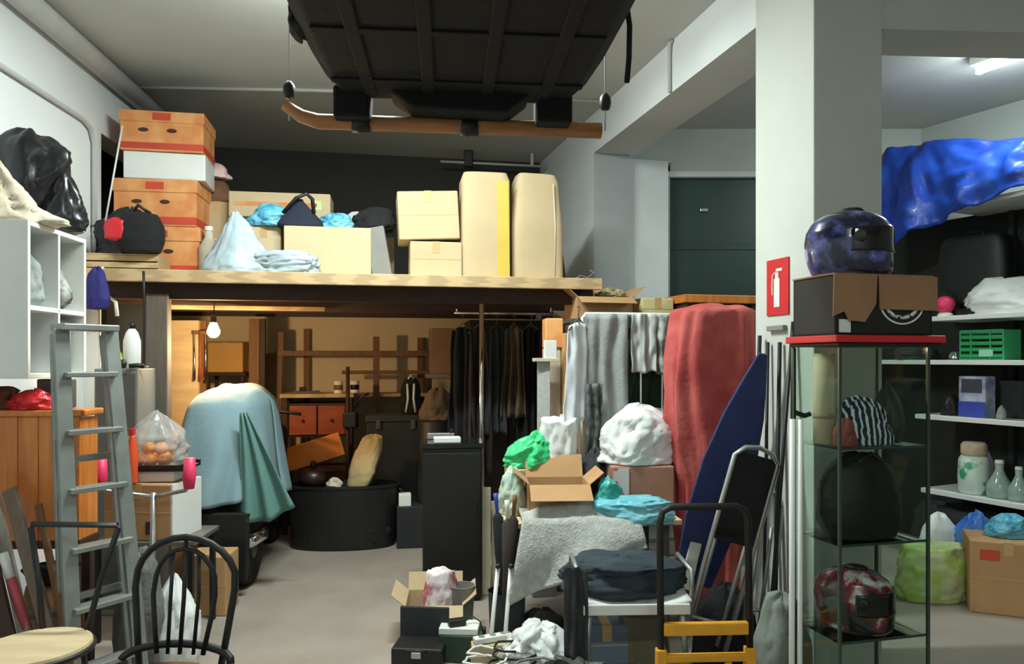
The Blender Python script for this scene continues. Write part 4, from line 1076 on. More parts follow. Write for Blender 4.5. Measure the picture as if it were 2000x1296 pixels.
# bistro chairs
def bistro(label, loc, yaw, square):
    c = thing('bistro_chair', label, 'chair', loc, yaw, 'black bistro chairs')
    seat = MB().lathe([(0.0, 0.44), (0.185, 0.44), (0.195, 0.45), (0.19, 0.466), (0.0, 0.47)], n=36).build('seat', PLY if square else BLACK, c, smooth=False)
    MB().tube([(0.195 * math.cos(2 * math.pi * k / 32), 0.195 * math.sin(2 * math.pi * k / 32), 0.445) for k in range(32)], 0.011, 8, closed=True).build('seat_ring', BLACK, seat, smooth=True)
    for a in (50, 130, 230, 310):
        x, y = math.cos(R(a)), math.sin(R(a))
        MB().tube([(0.16 * x, 0.16 * y, 0.44), (0.18 * x, 0.18 * y, 0.25), (0.22 * x, 0.22 * y, 0.0)], 0.011, 8).build('leg', BLACK, c, smooth=True)
    MB().tube([(0.17 * math.cos(2 * math.pi * k / 28), 0.17 * math.sin(2 * math.pi * k / 28), 0.22) for k in range(28)], 0.007, 8, closed=True).build('stretcher_ring', BLACK, c, smooth=True)
    # back: outer hoop
    yb = 0.17
    if square:
        MB().tube([(-0.09, yb, 0.45), (-0.13, yb + 0.03, 0.65), (-0.185, yb + 0.06, 0.855), (-0.18, yb + 0.062, 0.87), (0.18, yb + 0.062, 0.87), (0.185, yb + 0.06, 0.855), (0.13, yb + 0.03, 0.65), (0.09, yb, 0.45)], 0.012, 10).build('back_hoop', BLACK, c, smooth=True)
        return c
    pts = [(-0.15, yb, 0.45), (-0.17, yb + 0.02, 0.6), (-0.185, yb + 0.035, 0.72)]
    for k in range(1, 12):
        a = math.pi * (1 - k / 12)
        pts.append((0.188 * math.cos(a), yb + 0.045, 0.74 + 0.165 * math.sin(a)))
    pts += [(0.185, yb + 0.035, 0.72), (0.17, yb + 0.02, 0.6), (0.15, yb, 0.45)]
    MB().tube(pts, 0.0125, 10).build('back_hoop', BLACK, c, smooth=True)
    pts = [(-0.085, yb, 0.5), (-0.105, yb + 0.02, 0.62), (-0.115, yb + 0.03, 0.70)]
    for k in range(1, 10):
        a = math.pi * (1 - k / 10)
        pts.append((0.115 * math.cos(a), yb + 0.04, 0.72 + 0.145 * math.sin(a)))
    pts += [(0.115, yb + 0.03, 0.70), (0.105, yb + 0.02, 0.62), (0.085, yb, 0.5)]
    MB().tube(pts, 0.009, 10).build('inner_hoop', BLACK, c, smooth=True)
    MB().tube([(0, yb, 0.5), (0, yb + 0.03, 0.7), (0, yb + 0.045, 0.9)], 0.008, 8).build('spindle', BLACK, c, smooth=True)
    for x in (-0.045, 0.05):
        MB().tube([(x, yb, 0.5), (x * 1.1, yb + 0.03, 0.7), (x, yb + 0.04, 0.85)], 0.007, 8).build('spindle', BLACK, c, smooth=True)
    pts = [(0.2 * math.cos(R(a)), yb - 0.03 + 0.05 * math.sin(R(a)), 0.485 + 0.045 * math.sin(R(a))) for a in range(0, 181, 15)]
    MB().tube(pts, 0.014, 10).build('lower_rail', BLACK, c, smooth=True)
    return c


bistro('black metal bistro chair with arched spindle back beside the aisle', (xp(352, 2.66) + 0.0, 2.46, 0), R(-4), False)
bistro('bistro chair with round pale seat and square back below the pine cupboard', (xp(62, 2.78), 2.80, 0), R(-3), True)

t = thing('added_wardrobe', 'added dark wardrobe hiding the lit wall behind the hanging coats', 'wardrobe', (xp(985, 6.5), 6.95, 0), R(10))  # added dark bulk that keeps the bulb-lit wall from showing
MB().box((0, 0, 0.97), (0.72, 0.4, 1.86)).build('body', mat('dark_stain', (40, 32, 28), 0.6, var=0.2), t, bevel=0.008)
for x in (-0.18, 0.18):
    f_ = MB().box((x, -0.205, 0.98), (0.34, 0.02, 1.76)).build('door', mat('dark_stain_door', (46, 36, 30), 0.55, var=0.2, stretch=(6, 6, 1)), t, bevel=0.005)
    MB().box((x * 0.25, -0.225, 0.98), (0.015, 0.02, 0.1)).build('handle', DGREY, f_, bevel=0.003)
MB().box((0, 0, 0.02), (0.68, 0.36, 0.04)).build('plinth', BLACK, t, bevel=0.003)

# ---------------------------------------------------------------- centre right: storage rack, boxes, clothes
RK2 = thing('storage_rack', 'steel storage rack behind the hanging laundry with boxes on top', 'rack', (xp(1290, 5.3), 5.5, 0), Y14)
for x in (-0.7, 0.72):
    for y in (-0.17, 0.17):
        MB().box((x, y, 0.915), (0.035, 0.035, 1.83)).build('upright', DGREY, RK2, bevel=0.003)
for z in (0.25, 1.05, 1.815):
    MB().box((0.01, 0, z), (1.46, 0.38, 0.03)).build('shelf', DGREY, RK2, bevel=0.003)
RT = 1.83
carton('open tan carton with flaps on the storage rack by the wall', 0.42, 0.3, 0.16, (xp(1172, 5.3), 5.42, RT), Y14, CARD, open_=True, flap=0.35)
carton('pale yellow carton on the storage rack between tan carton and orange board', 0.25, 0.26, 0.16, (xp(1278, 5.35), 5.5, RT), Y14, mat('pale_yellow_card', (214, 200, 146), 0.8, var=0.06), tape=True)
soft('straw_tuft', 'tuft of dry straw coloured raffia on the tan carton', 'raffia', mat('straw', (198, 184, 140), 0.9, rgb2=(120, 104, 70), scale=30), 0.1, 0.06, 0.07, (xp(1200, 5.3), 5.44, RT + 0.165), HEAP, 90, amp=0.3, ridge=0.4)
t = thing('orange_tabletop', 'orange wooden tabletop lying on the storage rack by the pillar', 'tabletop', (xp(1402, 5.35), 5.5, RT), Y14)
MB().box((0, 0, 0.15), (0.62, 0.34, 0.06)).build('top', ORANGEP, t, bevel=0.006)
for x in (-0.26, 0.26):
    MB().box((x, 0, 0.06), (0.05, 0.3, 0.12)).build('bearer', DKWOOD, t, bevel=0.004)
MB().box((0, -0.1, 0.06), (0.45, 0.03, 0.12)).build('apron', DKWOOD, t, bevel=0.004)
# left of the rack: upright cartons and strips
carton('tall narrow tan carton standing on end beside the laundry rack', 0.15, 0.2, 1.72, (xp(1117, 5.0), 5.02, 0), R(10), CARD, tape=False)
carton('tall white carton standing behind the green and white bag', 0.1, 0.14, 1.62, (xp(1078, 5.0), 5.05, 0), R(10), CREAM, tape=False)
t = carton('orange and tan box topping the tall white carton', 0.12, 0.16, 0.2, (xp(1080, 5.0), 5.05, 1.622), R(6), ORCARD, tape=False)
board('grey_profile', 'pale grey profile strip standing by the maroon dress', 'strip', (xp(1062, 4.85), 4.86, 0.9), (xp(1062, 4.85), 4.88, 1.53), 0.085, 0.03, mat('mottled_grey', (176, 176, 172), 0.6, var=0.12, scale=30))
t = thing('strip_stand', 'plain grey box carrying the pale grey profile strip', 'box', (xp(1060, 4.85), 4.87, 0), R(10))
MB().box((0, 0, 0.45), (0.16, 0.14, 0.9)).build('body', GREY, t, bevel=0.005)
MB().box((0, -0.072, 0.7), (0.1, 0.004, 0.2)).build('label_patch', WHITEP, t)
t = thing('white_bracket', 'small white shelf bracket on top of the pale grey strip', 'bracket', (xp(1066, 4.85), 4.86, 1.53), R(8))
MB().box((0, 0, 0.012), (0.17, 0.06, 0.024)).build('plate', CREAM, t, bevel=0.003)
MB().box((0.03, 0, 0.08), (0.08, 0.05, 0.12)).build('block', WHITEP, t, bevel=0.004)

# garment rack with laundry
GR = thing('garment_rack', 'white tubular garment rack hung with grey laundry', 'garment rack', (xp(1238, 4.55), 4.6, 0), R(9))
MB().tube([(-0.32, 0, 0.06), (-0.32, 0, 1.8), (-0.30, 0, 1.825), (0.36, 0, 1.825), (0.38, 0, 1.8), (0.38, 0, 0.06)], 0.012, 10).build('frame', WHITEP, GR, smooth=True)
for x in (-0.32, 0.38):
    MB().tube([(x, -0.16, 0.05), (x, 0, 0.06), (x, 0.16, 0.05)], 0.013, 10).build('foot', WHITEP, GR, smooth=True)
    for y in (-0.15, 0.15):
        MB().lathe([(0.012, -0.01), (0.024, -0.008), (0.024, 0.008), (0.012, 0.01)], (x, y, 0.024), 16, axis=0).build('castor', BLACK, GR, smooth=False)
MB().tube([(-0.32, 0, 0.3), (0.38, 0, 0.3)], 0.008, 8).build('lower_bar', WHITEP, GR, smooth=True)
for x in (0.06, 0.2):
    MB().tube([(x, 0.02, 0.3), (x, 0.02, 1.82)], 0.006, 8).build('wire_bar', WHITEP, GR, smooth=True)
gx, gy = xp(1238, 4.55), 4.6
def on_rack(x, y=0.0):
    return (gx + x * math.cos(R(9)) - y * math.sin(R(9)), gy + x * math.sin(R(9)) + y * math.cos(R(9)), 1.826)
garment('white_shirt', 'white shirt hanging at the end of the garment rack', 'shirt', mat('white_cotton', (220, 226, 232), 0.9, var=0.05, bump=0.1), 0.2, 0.6, on_rack(-0.36, -0.06)[:2] + (1.77,), R(38), seed=1, folds=2, amp=0.02, taper=0.3, hanger=DGREY)
garment('grey_curtain', 'long grey curtain hanging from the garment rack', 'curtain', GREYC, 0.27, 0.88, on_rack(-0.18, -0.035), R(9), seed=2, folds=2.2, amp=0.016, taper=0.0)
garment('striped_towel', 'pale grey striped towel hanging on the garment rack', 'towel', mat('pale_stripe_cloth', (196, 202, 196), 0.9, rgb2=(160, 168, 162), kind='bands', scale=9, stretch=(1, 0, 0)), 0.16, 0.36, on_rack(0.06, -0.035), R(9), seed=3, folds=2, amp=0.014, taper=0.0, group='laundry on the garment rack')
garment('creased_shirt', 'creased grey white shirt hanging beside the striped towel', 'shirt', mat('grey_white_cotton', (186, 194, 188), 0.9, rgb2=(116, 124, 118), scale=16, thr=(0.4, 0.6)), 0.22, 0.36, on_rack(0.25, -0.035), R(9), seed=4, folds=2.6, amp=0.02, taper=0.0, group='laundry on the garment rack')
garment('green_blanket', 'dark green blanket hanging behind the striped towel', 'blanket', DKGREEN, 0.42, 0.6, on_rack(0.17, 0.06), R(9), seed=5, folds=4, amp=0.02, taper=0.0)
garment('dark_scarf', 'dark patterned scarf hanging below the white shirt', 'scarf', mat('dark_pattern', (50, 54, 56), 0.9, rgb2=(112, 116, 112), scale=18, bump=0.2), 0.1, 0.62, on_rack(-0.27, -0.085)[:2] + (1.40,), R(9), seed=6, folds=2, amp=0.015, taper=0.0)

# table with boxes, bags and blanket
JT = thing('trestle_table', 'folding table buried under boxes bags and a grey blanket', 'table', (xp(1120, 4.15), 4.3, 0), R(6))
MB().box((0.08, 0, 0.64), (1.0, 0.5, 0.03)).build('top', PLY, JT, bevel=0.004)
for x in (-0.32, 0.5):
    for y in (-0.2, 0.2):
        MB().box((x, y, 0.312), (0.035, 0.035, 0.625)).build('leg', DGREY, JT, bevel=0.003)
TT = 0.656
carton('open tan carton standing on the table in front of the green bag', 0.34, 0.28, 0.2, (xp(1090, 4.1), 4.2, TT), R(3), CARD, open_=True, flap=0.5)
t = carton('pinkish brown carton on the table under the white bag', 0.36, 0.3, 0.28, (xp(1254, 4.2), 4.36, TT), R(4), mat('pinkish_card', (168, 122, 98), 0.85, var=0.08), tape=False)
MB().box((-0.13, -0.152, 0.15), (0.09, 0.004, 0.24)).build('print', mat('red_white_print', (220, 210, 206), 0.7, rgb2=(206, 60, 70), scale=9, thr=(0.55, 0.6)), t)
soft('white_bag', 'full white plastic bag on the pinkish brown carton', 'bag', WHITEB, 0.215, 0.15, 0.34, (xp(1250, 4.2), 4.36, TT + 0.282), HEAP, 92, amp=0.14, ridge=0.2, lean=(0.03, 0))
soft('green_bag', 'bright green plastic bag piled behind the open tan carton', 'bag', GREENM, 0.12, 0.1, 0.2, (xp(1028, 4.4), 4.46, 0.898), HEAP, 93, amp=0.3, ridge=0.3, lean=(0.07, 0), folds=8, famp=0.06)
soft('white_carrier_bag', 'white carrier bag standing beside the bright green bag', 'bag', WHITEB, 0.12, 0.1, 0.53, (xp(1090, 4.45), 4.50, TT), [(0, 0), (0.9, 0), (1, 0.15), (0.98, 0.5), (0.9, 0.8), (0.85, 1.0), (0, 1.0)], 94, amp=0.12, ridge=0.22, e=0.8, lean=(0.01, 0))
carton('pale carton under the bright green bag on the table', 0.22, 0.2, 0.24, (xp(1024, 4.4), 4.46, TT), R(6), CARDP, tape=False)
soft('dark_clothes_heap', 'dark blue grey clothes heaped behind the cartons', 'clothes', CHAR, 0.1, 0.1, 0.36, (xp(1168, 4.35), 4.45, TT), HEAP, 95, amp=0.2, ridge=0.2)
soft('teal_bag', 'pale teal carrier bag slumped at the table edge', 'bag', mat('sea_glass_film', (176, 204, 186), 0.4, rgb2=(196, 196, 180), scale=6, bump=0.25), 0.08, 0.1, 0.26, (xp(1000, 4.3), 4.3, TT), HEAP, 96, amp=0.15, ridge=0.25)
# blanket: draped over the near edge of the table
def blanket(u, v):
    x = (u - 0.5) * 0.74
    bulge = 0.06 * math.sin(u * 9 + v * 3) + 0.05 * noise.noise(Vector((u * 4, v * 4, 2)))
    if v < 0.4:
        k = v / 0.4
        return Vector((x * 0.85, 0.12 - 0.28 * k, 0.05 + 0.08 * math.sin(k * math.pi) * (1 - abs(2 * u - 1)) + 0.02 * noise.noise(Vector((u * 6, v * 6, 1)))))
    k = (v - 0.4) / 0.6
    drop = (0.42 - 0.28 * u) * k
    return Vector((x * (0.85 + 0.15 * k) - 0.03 * k, -0.17 - 0.09 * math.sin(k * math.pi / 2) - bulge * 0.6 * k, 0.05 - drop))
tag(MB().sheet(blanket, 40, 36).build('grey_blanket', GREYB, None, (xp(1128, 4.05), 4.1, 0.645), R(3), smooth=True, solid=0.02), 'heather grey blanket draped over the table edge below the tan carton', 'blanket')
soft('aqua_bag', 'light blue plastic bag lying flat beside the grey blanket', 'bag', TEAL, 0.22, 0.11, 0.13, (xp(1230, 4.05), 4.05, TT + 0.002), FLATP, 97, amp=0.15, ridge=0.25)
soft('turquoise_bag', 'turquoise bag bunched up on the light blue plastic bag', 'bag', mat('turquoise_film', (60, 170, 160), 0.4, var=0.15, bump=0.25), 0.07, 0.07, 0.17, (xp(1190, 4.05), 4.1, TT + 0.06), HEAP, 98, amp=0.3, ridge=0.3)
# chair with jeans
CH = thing('garden_chair', 'white plastic chair with dark jeans on it beside the hand truck', 'chair', (xp(1225, 3.68), 3.64, 0), R(2))
def seatf(u, v):
    a = (u - 0.5) * 2
    return Vector((0.26 * a, -0.2 + 0.4 * v, 0.42 - 0.03 * (1 - a * a) + 0.02 * v))
MB().sheet(seatf, 20, 12).build('seat', WHITEP, CH, smooth=True, solid=0.014)
MB().box((0, -0.205, 0.385), (0.5, 0.015, 0.05)).build('front_apron', WHITEP, CH, bevel=0.005)
for x in (-0.24, 0.24):
    for y in (-0.18, 0.18):
        MB().tube([(x * 0.9, y, 0.39), (x * 1.02, y * 1.1, 0)], [0.016, 0.012], 8).build('leg', ALUD, CH, smooth=True)
for x in (-0.27, 0.27):
    MB().tube([(x, -0.16, 0.4), (x, -0.16, 0.55), (x, 0.1, 0.56), (x, 0.16, 0.42)], 0.012, 8).build('arm', ALUD, CH, smooth=True)
soft('dark_jeans', 'dark blue grey jeans piled on the white plastic chair', 'jeans', DENIM, 0.29, 0.17, 0.15, (xp(1215, 3.68), 3.65, 0.425), FLATP, 101, amp=0.15, ridge=0.15)
garment('trouser_leg', 'dark trouser leg hanging down beside the white plastic chair', 'trousers', CHAR, 0.11, 0.42, (xp(1118, 3.62), 3.42, 0.585), R(-6), seed=8, folds=1.6, amp=0.024, taper=0.0, hem=0.06)

# red sheet over a tall rolled thing
def redf(u, v):
    th = 2 * math.pi * u
    c_, s_ = sp(math.cos(th), 0.7), sp(math.sin(th), 0.7)
    if v < 0.12:
        f = v / 0.12
        z = 1.87 - 0.04 * f ** 2 + 0.02 * noise.noise(Vector((c_ * f * 2, s_ * f * 2, 4)))
    else:
        k = (v - 0.12) / 0.88
        q = Vector((c_ * 2, s_ * 2, v * 2.5))
        f = 1 + (0.03 + 0.12 * k) * math.sin(9 * th + 3 * noise.noise(q)) + 0.16 * (0.3 - abs(noise.noise(q * 1.7))) * min(1, k * 4) + 0.1 * noise.noise(q)
        z = 1.83 - 1.8 * k
    wv = 0.225 + (0.05 * math.sin(v * 5.2) if v < 0.6 else 0.0) - 0.16 * max(0, v - 0.42)
    return Vector((wv * f * c_ - 0.05 * v, 0.13 * f * s_, max(0.012, z)))
tag(MB().sheet(redf, 110, 70).build('red_sheet', REDC, None, (xp(1400, 4.3), 4.34, 0), R(14), smooth=True, solid=0.006), 'faded red sheet draped to the floor beside the pillar', 'sheet')

# leaning things by the pillar
def ptx(px, py, Y): return Vector((xp(px, Y), Y, max(0.01, zp(py, Y))))
IB = thing('ironing_board', 'navy blue ironing board leaning on the pillar', 'ironing board', ptx(1352, 1140, 3.95))
top_ = ptx(1490, 690, 3.58) - ptx(1352, 1140, 3.95)
dirn = top_.normalized()
side = Vector((dirn.z, 0, -dirn.x)).normalized()
nrm_ = dirn.cross(side).normalized()
Lb = top_.length
def ibf(off, sc):
    pts = []
    for (s_, wd) in ((0.0, 0.10), (0.3, 0.14), (0.55, 0.135), (0.75, 0.10), (0.9, 0.055), (1.0, 0.02)):
        pts.append((s_, wd * sc))
    ring = [dirn * (Lb * a) + side * b for a, b in pts] + [dirn * (Lb * a) - side * b for a, b in reversed(pts)]
    return [p + nrm_ * off for p in ring]
a_, b_ = ibf(-0.012, 1.0), ibf(0.012, 1.0)
m = MB()
n = len(a_)
m.add(a_ + b_, [list(range(n)), [n + i for i in range(n)][::-1]] + [[i, i + n, (i + 1) % n + n, (i + 1) % n] for i in range(n)])
m.build('board', NAVY, IB, bevel=0.006)
for sg in (-1, 1):
    MB().beam(side * 0.09 * sg + nrm_ * 0.03, dirn * Lb * 0.62 + side * 0.06 * sg + nrm_ * 0.03, 0.018, 0.018).build('leg', ALU, IB, bevel=0.003)
board('pale_board', 'pale narrow board leaning along the navy ironing board', 'board', ptx(1338, 1150, 3.85), ptx(1398, 890, 3.93), 0.06, 0.02, mat('pale_laminate', (190, 190, 180), 0.5), up=(0, 1, 0))
# folding loungers: aluminium frames with black fabric
def lounger(label, base, top, wd, fabric, group):
    base, top = Vector(base), Vector(top)
    c = thing('folding_chair', label, 'folding chair', base, 0, group)
    d_ = (top - base)
    L_ = d_.length
    d_.normalize()
    sd = Vector((1, 0, 0)) - d_ * d_.x
    sd.normalize()
    hw = wd / 2
    pts = [-sd * hw, d_ * (L_ - 0.06) - sd * hw, d_ * (L_ - 0.015) - sd * (hw - 0.04), d_ * L_, d_ * (L_ - 0.015) + sd * (hw - 0.04), d_ * (L_ - 0.06) + sd * hw, sd * hw]
    MB().tube(pts, 0.012, 10).build('frame', ALU, c, smooth=True)
    nn = sd.cross(d_).normalized()
    if fabric:
        MB().beam(d_ * (L_ * 0.52), d_ * (L_ * 0.96), wd - 0.02, 0.012, up=nn).build('fabric', CHAR if fabric == 2 else BLACKM, c, bevel=0.003)
    for sg in (-1, 1):
        MB().tube([sd * (hw - 0.03) * sg + nn * -0.045, d_ * (L_ * 0.75) + sd * (hw - 0.03) * sg + nn * -0.03], 0.01, 8).build('rear_leg', ALUD, c, smooth=True)
    MB().tube([-sd * hw + d_ * 0.12, sd * hw + d_ * 0.12], 0.009, 8).build('crossbar', ALUD, c, smooth=True)
    return c
lounger('folding chair with black fabric and silver frame leaning on the pillar', ptx(1375, 1260, 3.5), ptx(1484, 874, 3.48), 0.21, 1, 'folding chairs by the pillar')
lounger('folded silver frame chair behind the black fabric folding chair', ptx(1475, 1240, 3.58), ptx(1508, 960, 3.62), 0.12, 0, 'folding chairs by the pillar')
# dark poles
for (a, b, r_, lb) in (((1484, 655, 3.75), (1462, 1130, 3.72), 0.010, 'dark pole with blunt tip leaning on the pillar behind the ironing board'), ((1500, 668, 3.7), (1490, 1130, 3.66), 0.008, 'thin dark rod leaning between two thicker poles'),
                       ((1523, 668, 3.6), (1512, 1120, 3.56), 0.010, 'black pole leaning below the red sign'), ((1549, 628, 3.5), (1494, 1130, 3.42), 0.009, 'long black pole slanting across the pillar'),):
    pole('dark_pole', lb, 'pole', ptx(b[0], 1400, b[2])[0:2] + (0.01,) if False else Vector((xp(b[0], b[2]), b[2], 0.01)), ptx(*a), r_, BLACK, 'dark poles at the pillar')
t = thing('hooked_rod', 'black rod with bent foot standing beside the glass cabinet', 'rod', Vector((xp(1549, 3.2), 3.2, 0.01)))
MB().tube([(0, 0, 0), (0, 0, 0.3), (-0.003, 0, zp(815, 3.2)), (0, 0, zp(650, 3.2))], 0.009, 8).build('rod', BLACK, t, smooth=True)
MB().tube([(0, 0, zp(808, 3.2)), (0.05, 0, zp(816, 3.2)), (0.075, 0, zp(812, 3.2))], 0.011, 8).build('hook', BLACK, t, smooth=True)
for k, px in enumerate((1546, 1558)):
    pole('white_pole', ('thicker' if k == 0 else 'thinner') + ' white metal pole standing beside the glass cabinet', 'pole', (xp(px, 3.0), 3.0 - 0.02 * k, 0.005), (xp(px + 2, 3.0), 3.0 - 0.02 * k, zp(818, 3.0)), 0.012 - 0.002 * k, WHITEP, 'white poles by the glass cabinet')
soft('grey_pillow', 'grey green pillow on the floor between poles and folding chairs', 'pillow', mat('grey_green_cloth', (128, 136, 128), 0.9, bump=0.2), 0.12, 0.1, 0.5, (xp(1520, 3.35), 3.3, 0), [(0, 0), (0.8, 0), (1, 0.25), (0.95, 0.6), (0.6, 0.95), (0, 1)], 104, amp=0.1)
soft('black_rucksack', 'black rucksack on the floor behind the hand truck', 'rucksack', BLACKM, 0.16, 0.12, 0.42, (xp(1415, 3.72), 3.72, 0), HEAP, 105, amp=0.08)

# hand truck
HT = thing('hand_truck', 'hand truck with black handle and yellow crossbars', 'hand truck', (xp(1378, 3.2), 3.2, 0), R(3))
hw = 0.195
pts = [(-hw, 0, 0.25), (-hw, 0.02, 0.84), (-hw + 0.012, 0.022, 0.885), (-hw + 0.05, 0.024, 0.905), (0, 0.024, 0.905), (hw - 0.05, 0.024, 0.905), (hw - 0.012, 0.022, 0.885), (hw, 0.02, 0.84), (hw, 0, 0.25)]
MB().tube(pts, 0.0155, 12).build('handle', BLACK, HT, smooth=True)
for z, h in ((0.385, 0.055), (0.26, 0.035)):
    MB().box((0, -0.005, z), (2 * hw - 0.02, 0.03, h)).build('crossbar', YELM, HT, bevel=0.006)
for x in (-hw, hw):
    MB().box((x, 0, 0.17), (0.045, 0.045, 0.26)).build('upright', YELM, HT, bevel=0.006)
    MB().lathe([(0.03, -0.022), (0.09, -0.022), (0.098, -0.01), (0.098, 0.01), (0.09, 0.022), (0.03, 0.022)], (x * 1.28, 0.09, 0.098), 28, axis=0).build('wheel', BLACKM, HT, smooth=False)
MB().tube([(-hw * 1.2, 0.09, 0.098), (hw * 1.2, 0.09, 0.098)], 0.01, 8).build('axle', STEEL, HT, smooth=True)
MB().box((0, -0.12, 0.03), (0.4, 0.24, 0.008)).build('toe_plate', YELM, HT, bevel=0.003)
for x in (-0.1, 0.1):
    MB().box((x, 0.0, 0.15), (0.03, 0.015, 0.24)).build('brace', YELM, HT, bevel=0.003)
soft('grey_green_bag', 'grey green bag lying on the hand truck plate', 'bag', mat('slate_green_cloth', (58, 74, 72), 0.9, bump=0.2), 0.14, 0.09, 0.18, (xp(1378, 3.05), 3.08, 0.036), HEAP, 106)

# bundle of umbrellas beside the tower cabinet
for k, (px, py, bx, mt_, lb) in enumerate(((968, 968, 990, BLACKM, 'black folded umbrella with blue handle'), (990, 982, 996, CHAR, 'charcoal folded umbrella with white handle'), (1006, 972, 985, mat('brown_black_cloth', (46, 34, 30), 0.9), 'brown black folded umbrella'))):
    Yk = 4.0 - 0.05 * k
    b0 = Vector((xp(bx, Yk), Yk, 0.15))
    t = thing('folded_umbrella', lb + ' standing beside the black tower cabinet', 'umbrella', b0, 0, 'folded umbrellas')
    e_ = Vector((xp(px, Yk + 0.08), Yk + 0.08, zp(py, Yk))) - b0
    MB().tube([e_ * 0.0, e_ * 0.1, e_ * 0.5, e_ * 0.8, e_ * 0.84], [0.008, 0.02, 0.035, 0.03, 0.012], 12).build('canopy', mt_, t, smooth=True)
    MB().tube([e_ * 0.82, e_ * 0.95, e_ * 1.0], [0.008, 0.012, 0.014], 8).build('handle', WHITEP if k == 1 else (BLUEP if k == 0 else BROWN), t, smooth=True)
t = thing('umbrella_bin', 'dark bin holding the folded umbrellas', 'bin', (xp(990, 3.95), 3.96, 0))
MB().lathe([(0.08, 0), (0.085, 0.01), (0.1, 0.3), (0.106, 0.31), (0.1, 0.31), (0.09, 0.02), (0.0, 0.02)], n=24).build('bin', CHAR, t)
# floor clutter in front of the tower cabinet
t = carton('pale open carton of odds and ends on the aisle floor', 0.32, 0.3, 0.2, (xp(850, 4.2), 4.18, 0), R(4), CARDP, open_=True, flap=0.35)
soft('pink_white_bag', 'pink and white paper bag in the pale open carton', 'bag', mat('pink_white_print', (226, 214, 216), 0.6, rgb2=(190, 110, 126), scale=8, thr=(0.5, 0.6), bump=0.2), 0.1, 0.09, 0.34, (xp(862, 4.2), 4.19, 0.008), [(0, 0), (0.9, 0), (1, 0.3), (0.9, 0.7), (0.7, 1.0), (0, 1.0)], 111, amp=0.1, ridge=0.15, e=0.8)
t = thing('grey_cup', 'grey plastic tub beside the pink and white bag', 'tub', (xp(904, 4.2), 4.16, 0.008))
MB().lathe([(0.05, 0), (0.055, 0.02), (0.07, 0.26), (0.074, 0.27), (0.066, 0.27), (0.045, 0.03), (0, 0.03)], n=24).build('tub', GREY, t)
carton('small dark green box on the floor by the cables', 0.22, 0.16, 0.14, (xp(905, 3.9), 3.84, 0), R(-8), mat('forest_card', (44, 66, 50), 0.7), tape=False)
carton('small cream box on the floor among the white cables', 0.2, 0.14, 0.12, (xp(958, 3.75), 3.76, 0), R(6), CARDP, tape=False)
carton('flat white box lying on the small dark green box', 0.2, 0.14, 0.03, (xp(900, 3.9), 3.84, 0.142), R(-4), WHITEP, tape=False)
rng = random.Random(11)
for k in range(3):
    pts = []
    cx0, cy0 = [(0, 0), (0.12, 0.1), (0.2, -0.08)][k]
    for i in range(46):
        a = i * 0.52
        r_ = 0.07 + 0.02 * rng.random() + 0.01 * k
        pts.append((cx0 + r_ * math.cos(a) * 1.3 + 0.0015 * i, cy0 + r_ * math.sin(a), 0.012 + 0.0035 * i + 0.01 * rng.random()))
    lb = ['tangled white cable on the floor beside the small cream box', 'tangled black cable in the middle of the floor clutter', 'tangled grey cable near the newspapers'][k]
    tag(MB().tube(pts, 0.006, 6).build('tangled_cable', [WHITEP, BLACK, GREY][k], None, (xp(930, 3.5) + 0.02 * k, 3.5 - 0.04 * k, 0.0), smooth=True), lb, 'cable', 'tangled cables on the floor')
for k, (x0, x1, lb) in enumerate(((962, 978, 'white crutch leaning nearest the tower cabinet'), (990, 1004, 'white crutch leaning next to the white crumpled bag'))):
    t = thing('crutch', lb, 'crutch', (xp(x0, 3.75) - 0.02, 3.72, 0.01), 0, 'white crutches')
    e_ = Vector((xp(x1, 4.15) - xp(x0, 4.15), 0.14, 0.46))
    MB().tube([(0, 0, 0), e_], 0.011, 8).build('shaft', WHITEP, t, smooth=True)
    MB().lathe([(0.016, 0), (0.013, 0.03)], n=12).build('rubber_tip', BLACK, t)
    MB().tube([e_, e_ + Vector((0.0, -0.06, 0.012))], 0.013, 8).build('grip', BLACK, t, smooth=True)
soft('white_crumpled_bag', 'crumpled white plastic bag on the floor beside the crutches', 'bag', WHITEB, 0.17, 0.15, 0.24, (xp(1056, 3.7), 3.66, 0), HEAP, 114, amp=0.3, ridge=0.4, freq=4)
soft('black_shoe_bag', 'black crumpled bag on the floor before the newspapers', 'bag', BLACKM, 0.1, 0.1, 0.16, (xp(1090, 3.35), 3.4, 0), HEAP, 115, amp=0.15)
carton('slate blue box under the white plastic chair', 0.24, 0.2, 0.2, (xp(1178, 3.85), 3.84, 0), R(4), mat('slate_blue_card', (106, 122, 140), 0.7), tape=True)
carton('olive grey box beneath the seat of the white plastic chair', 0.17, 0.16, 0.24, (xp(1252, 3.8), 3.82, 0), R(-6), mat('olive_card', (112, 106, 84), 0.7), tape=False)
NEWS = mat('newsprint', (206, 204, 196), 0.85, rgb2=(140, 140, 136), scale=60, thr=(0.5, 0.62), stretch=(1, 3, 1))
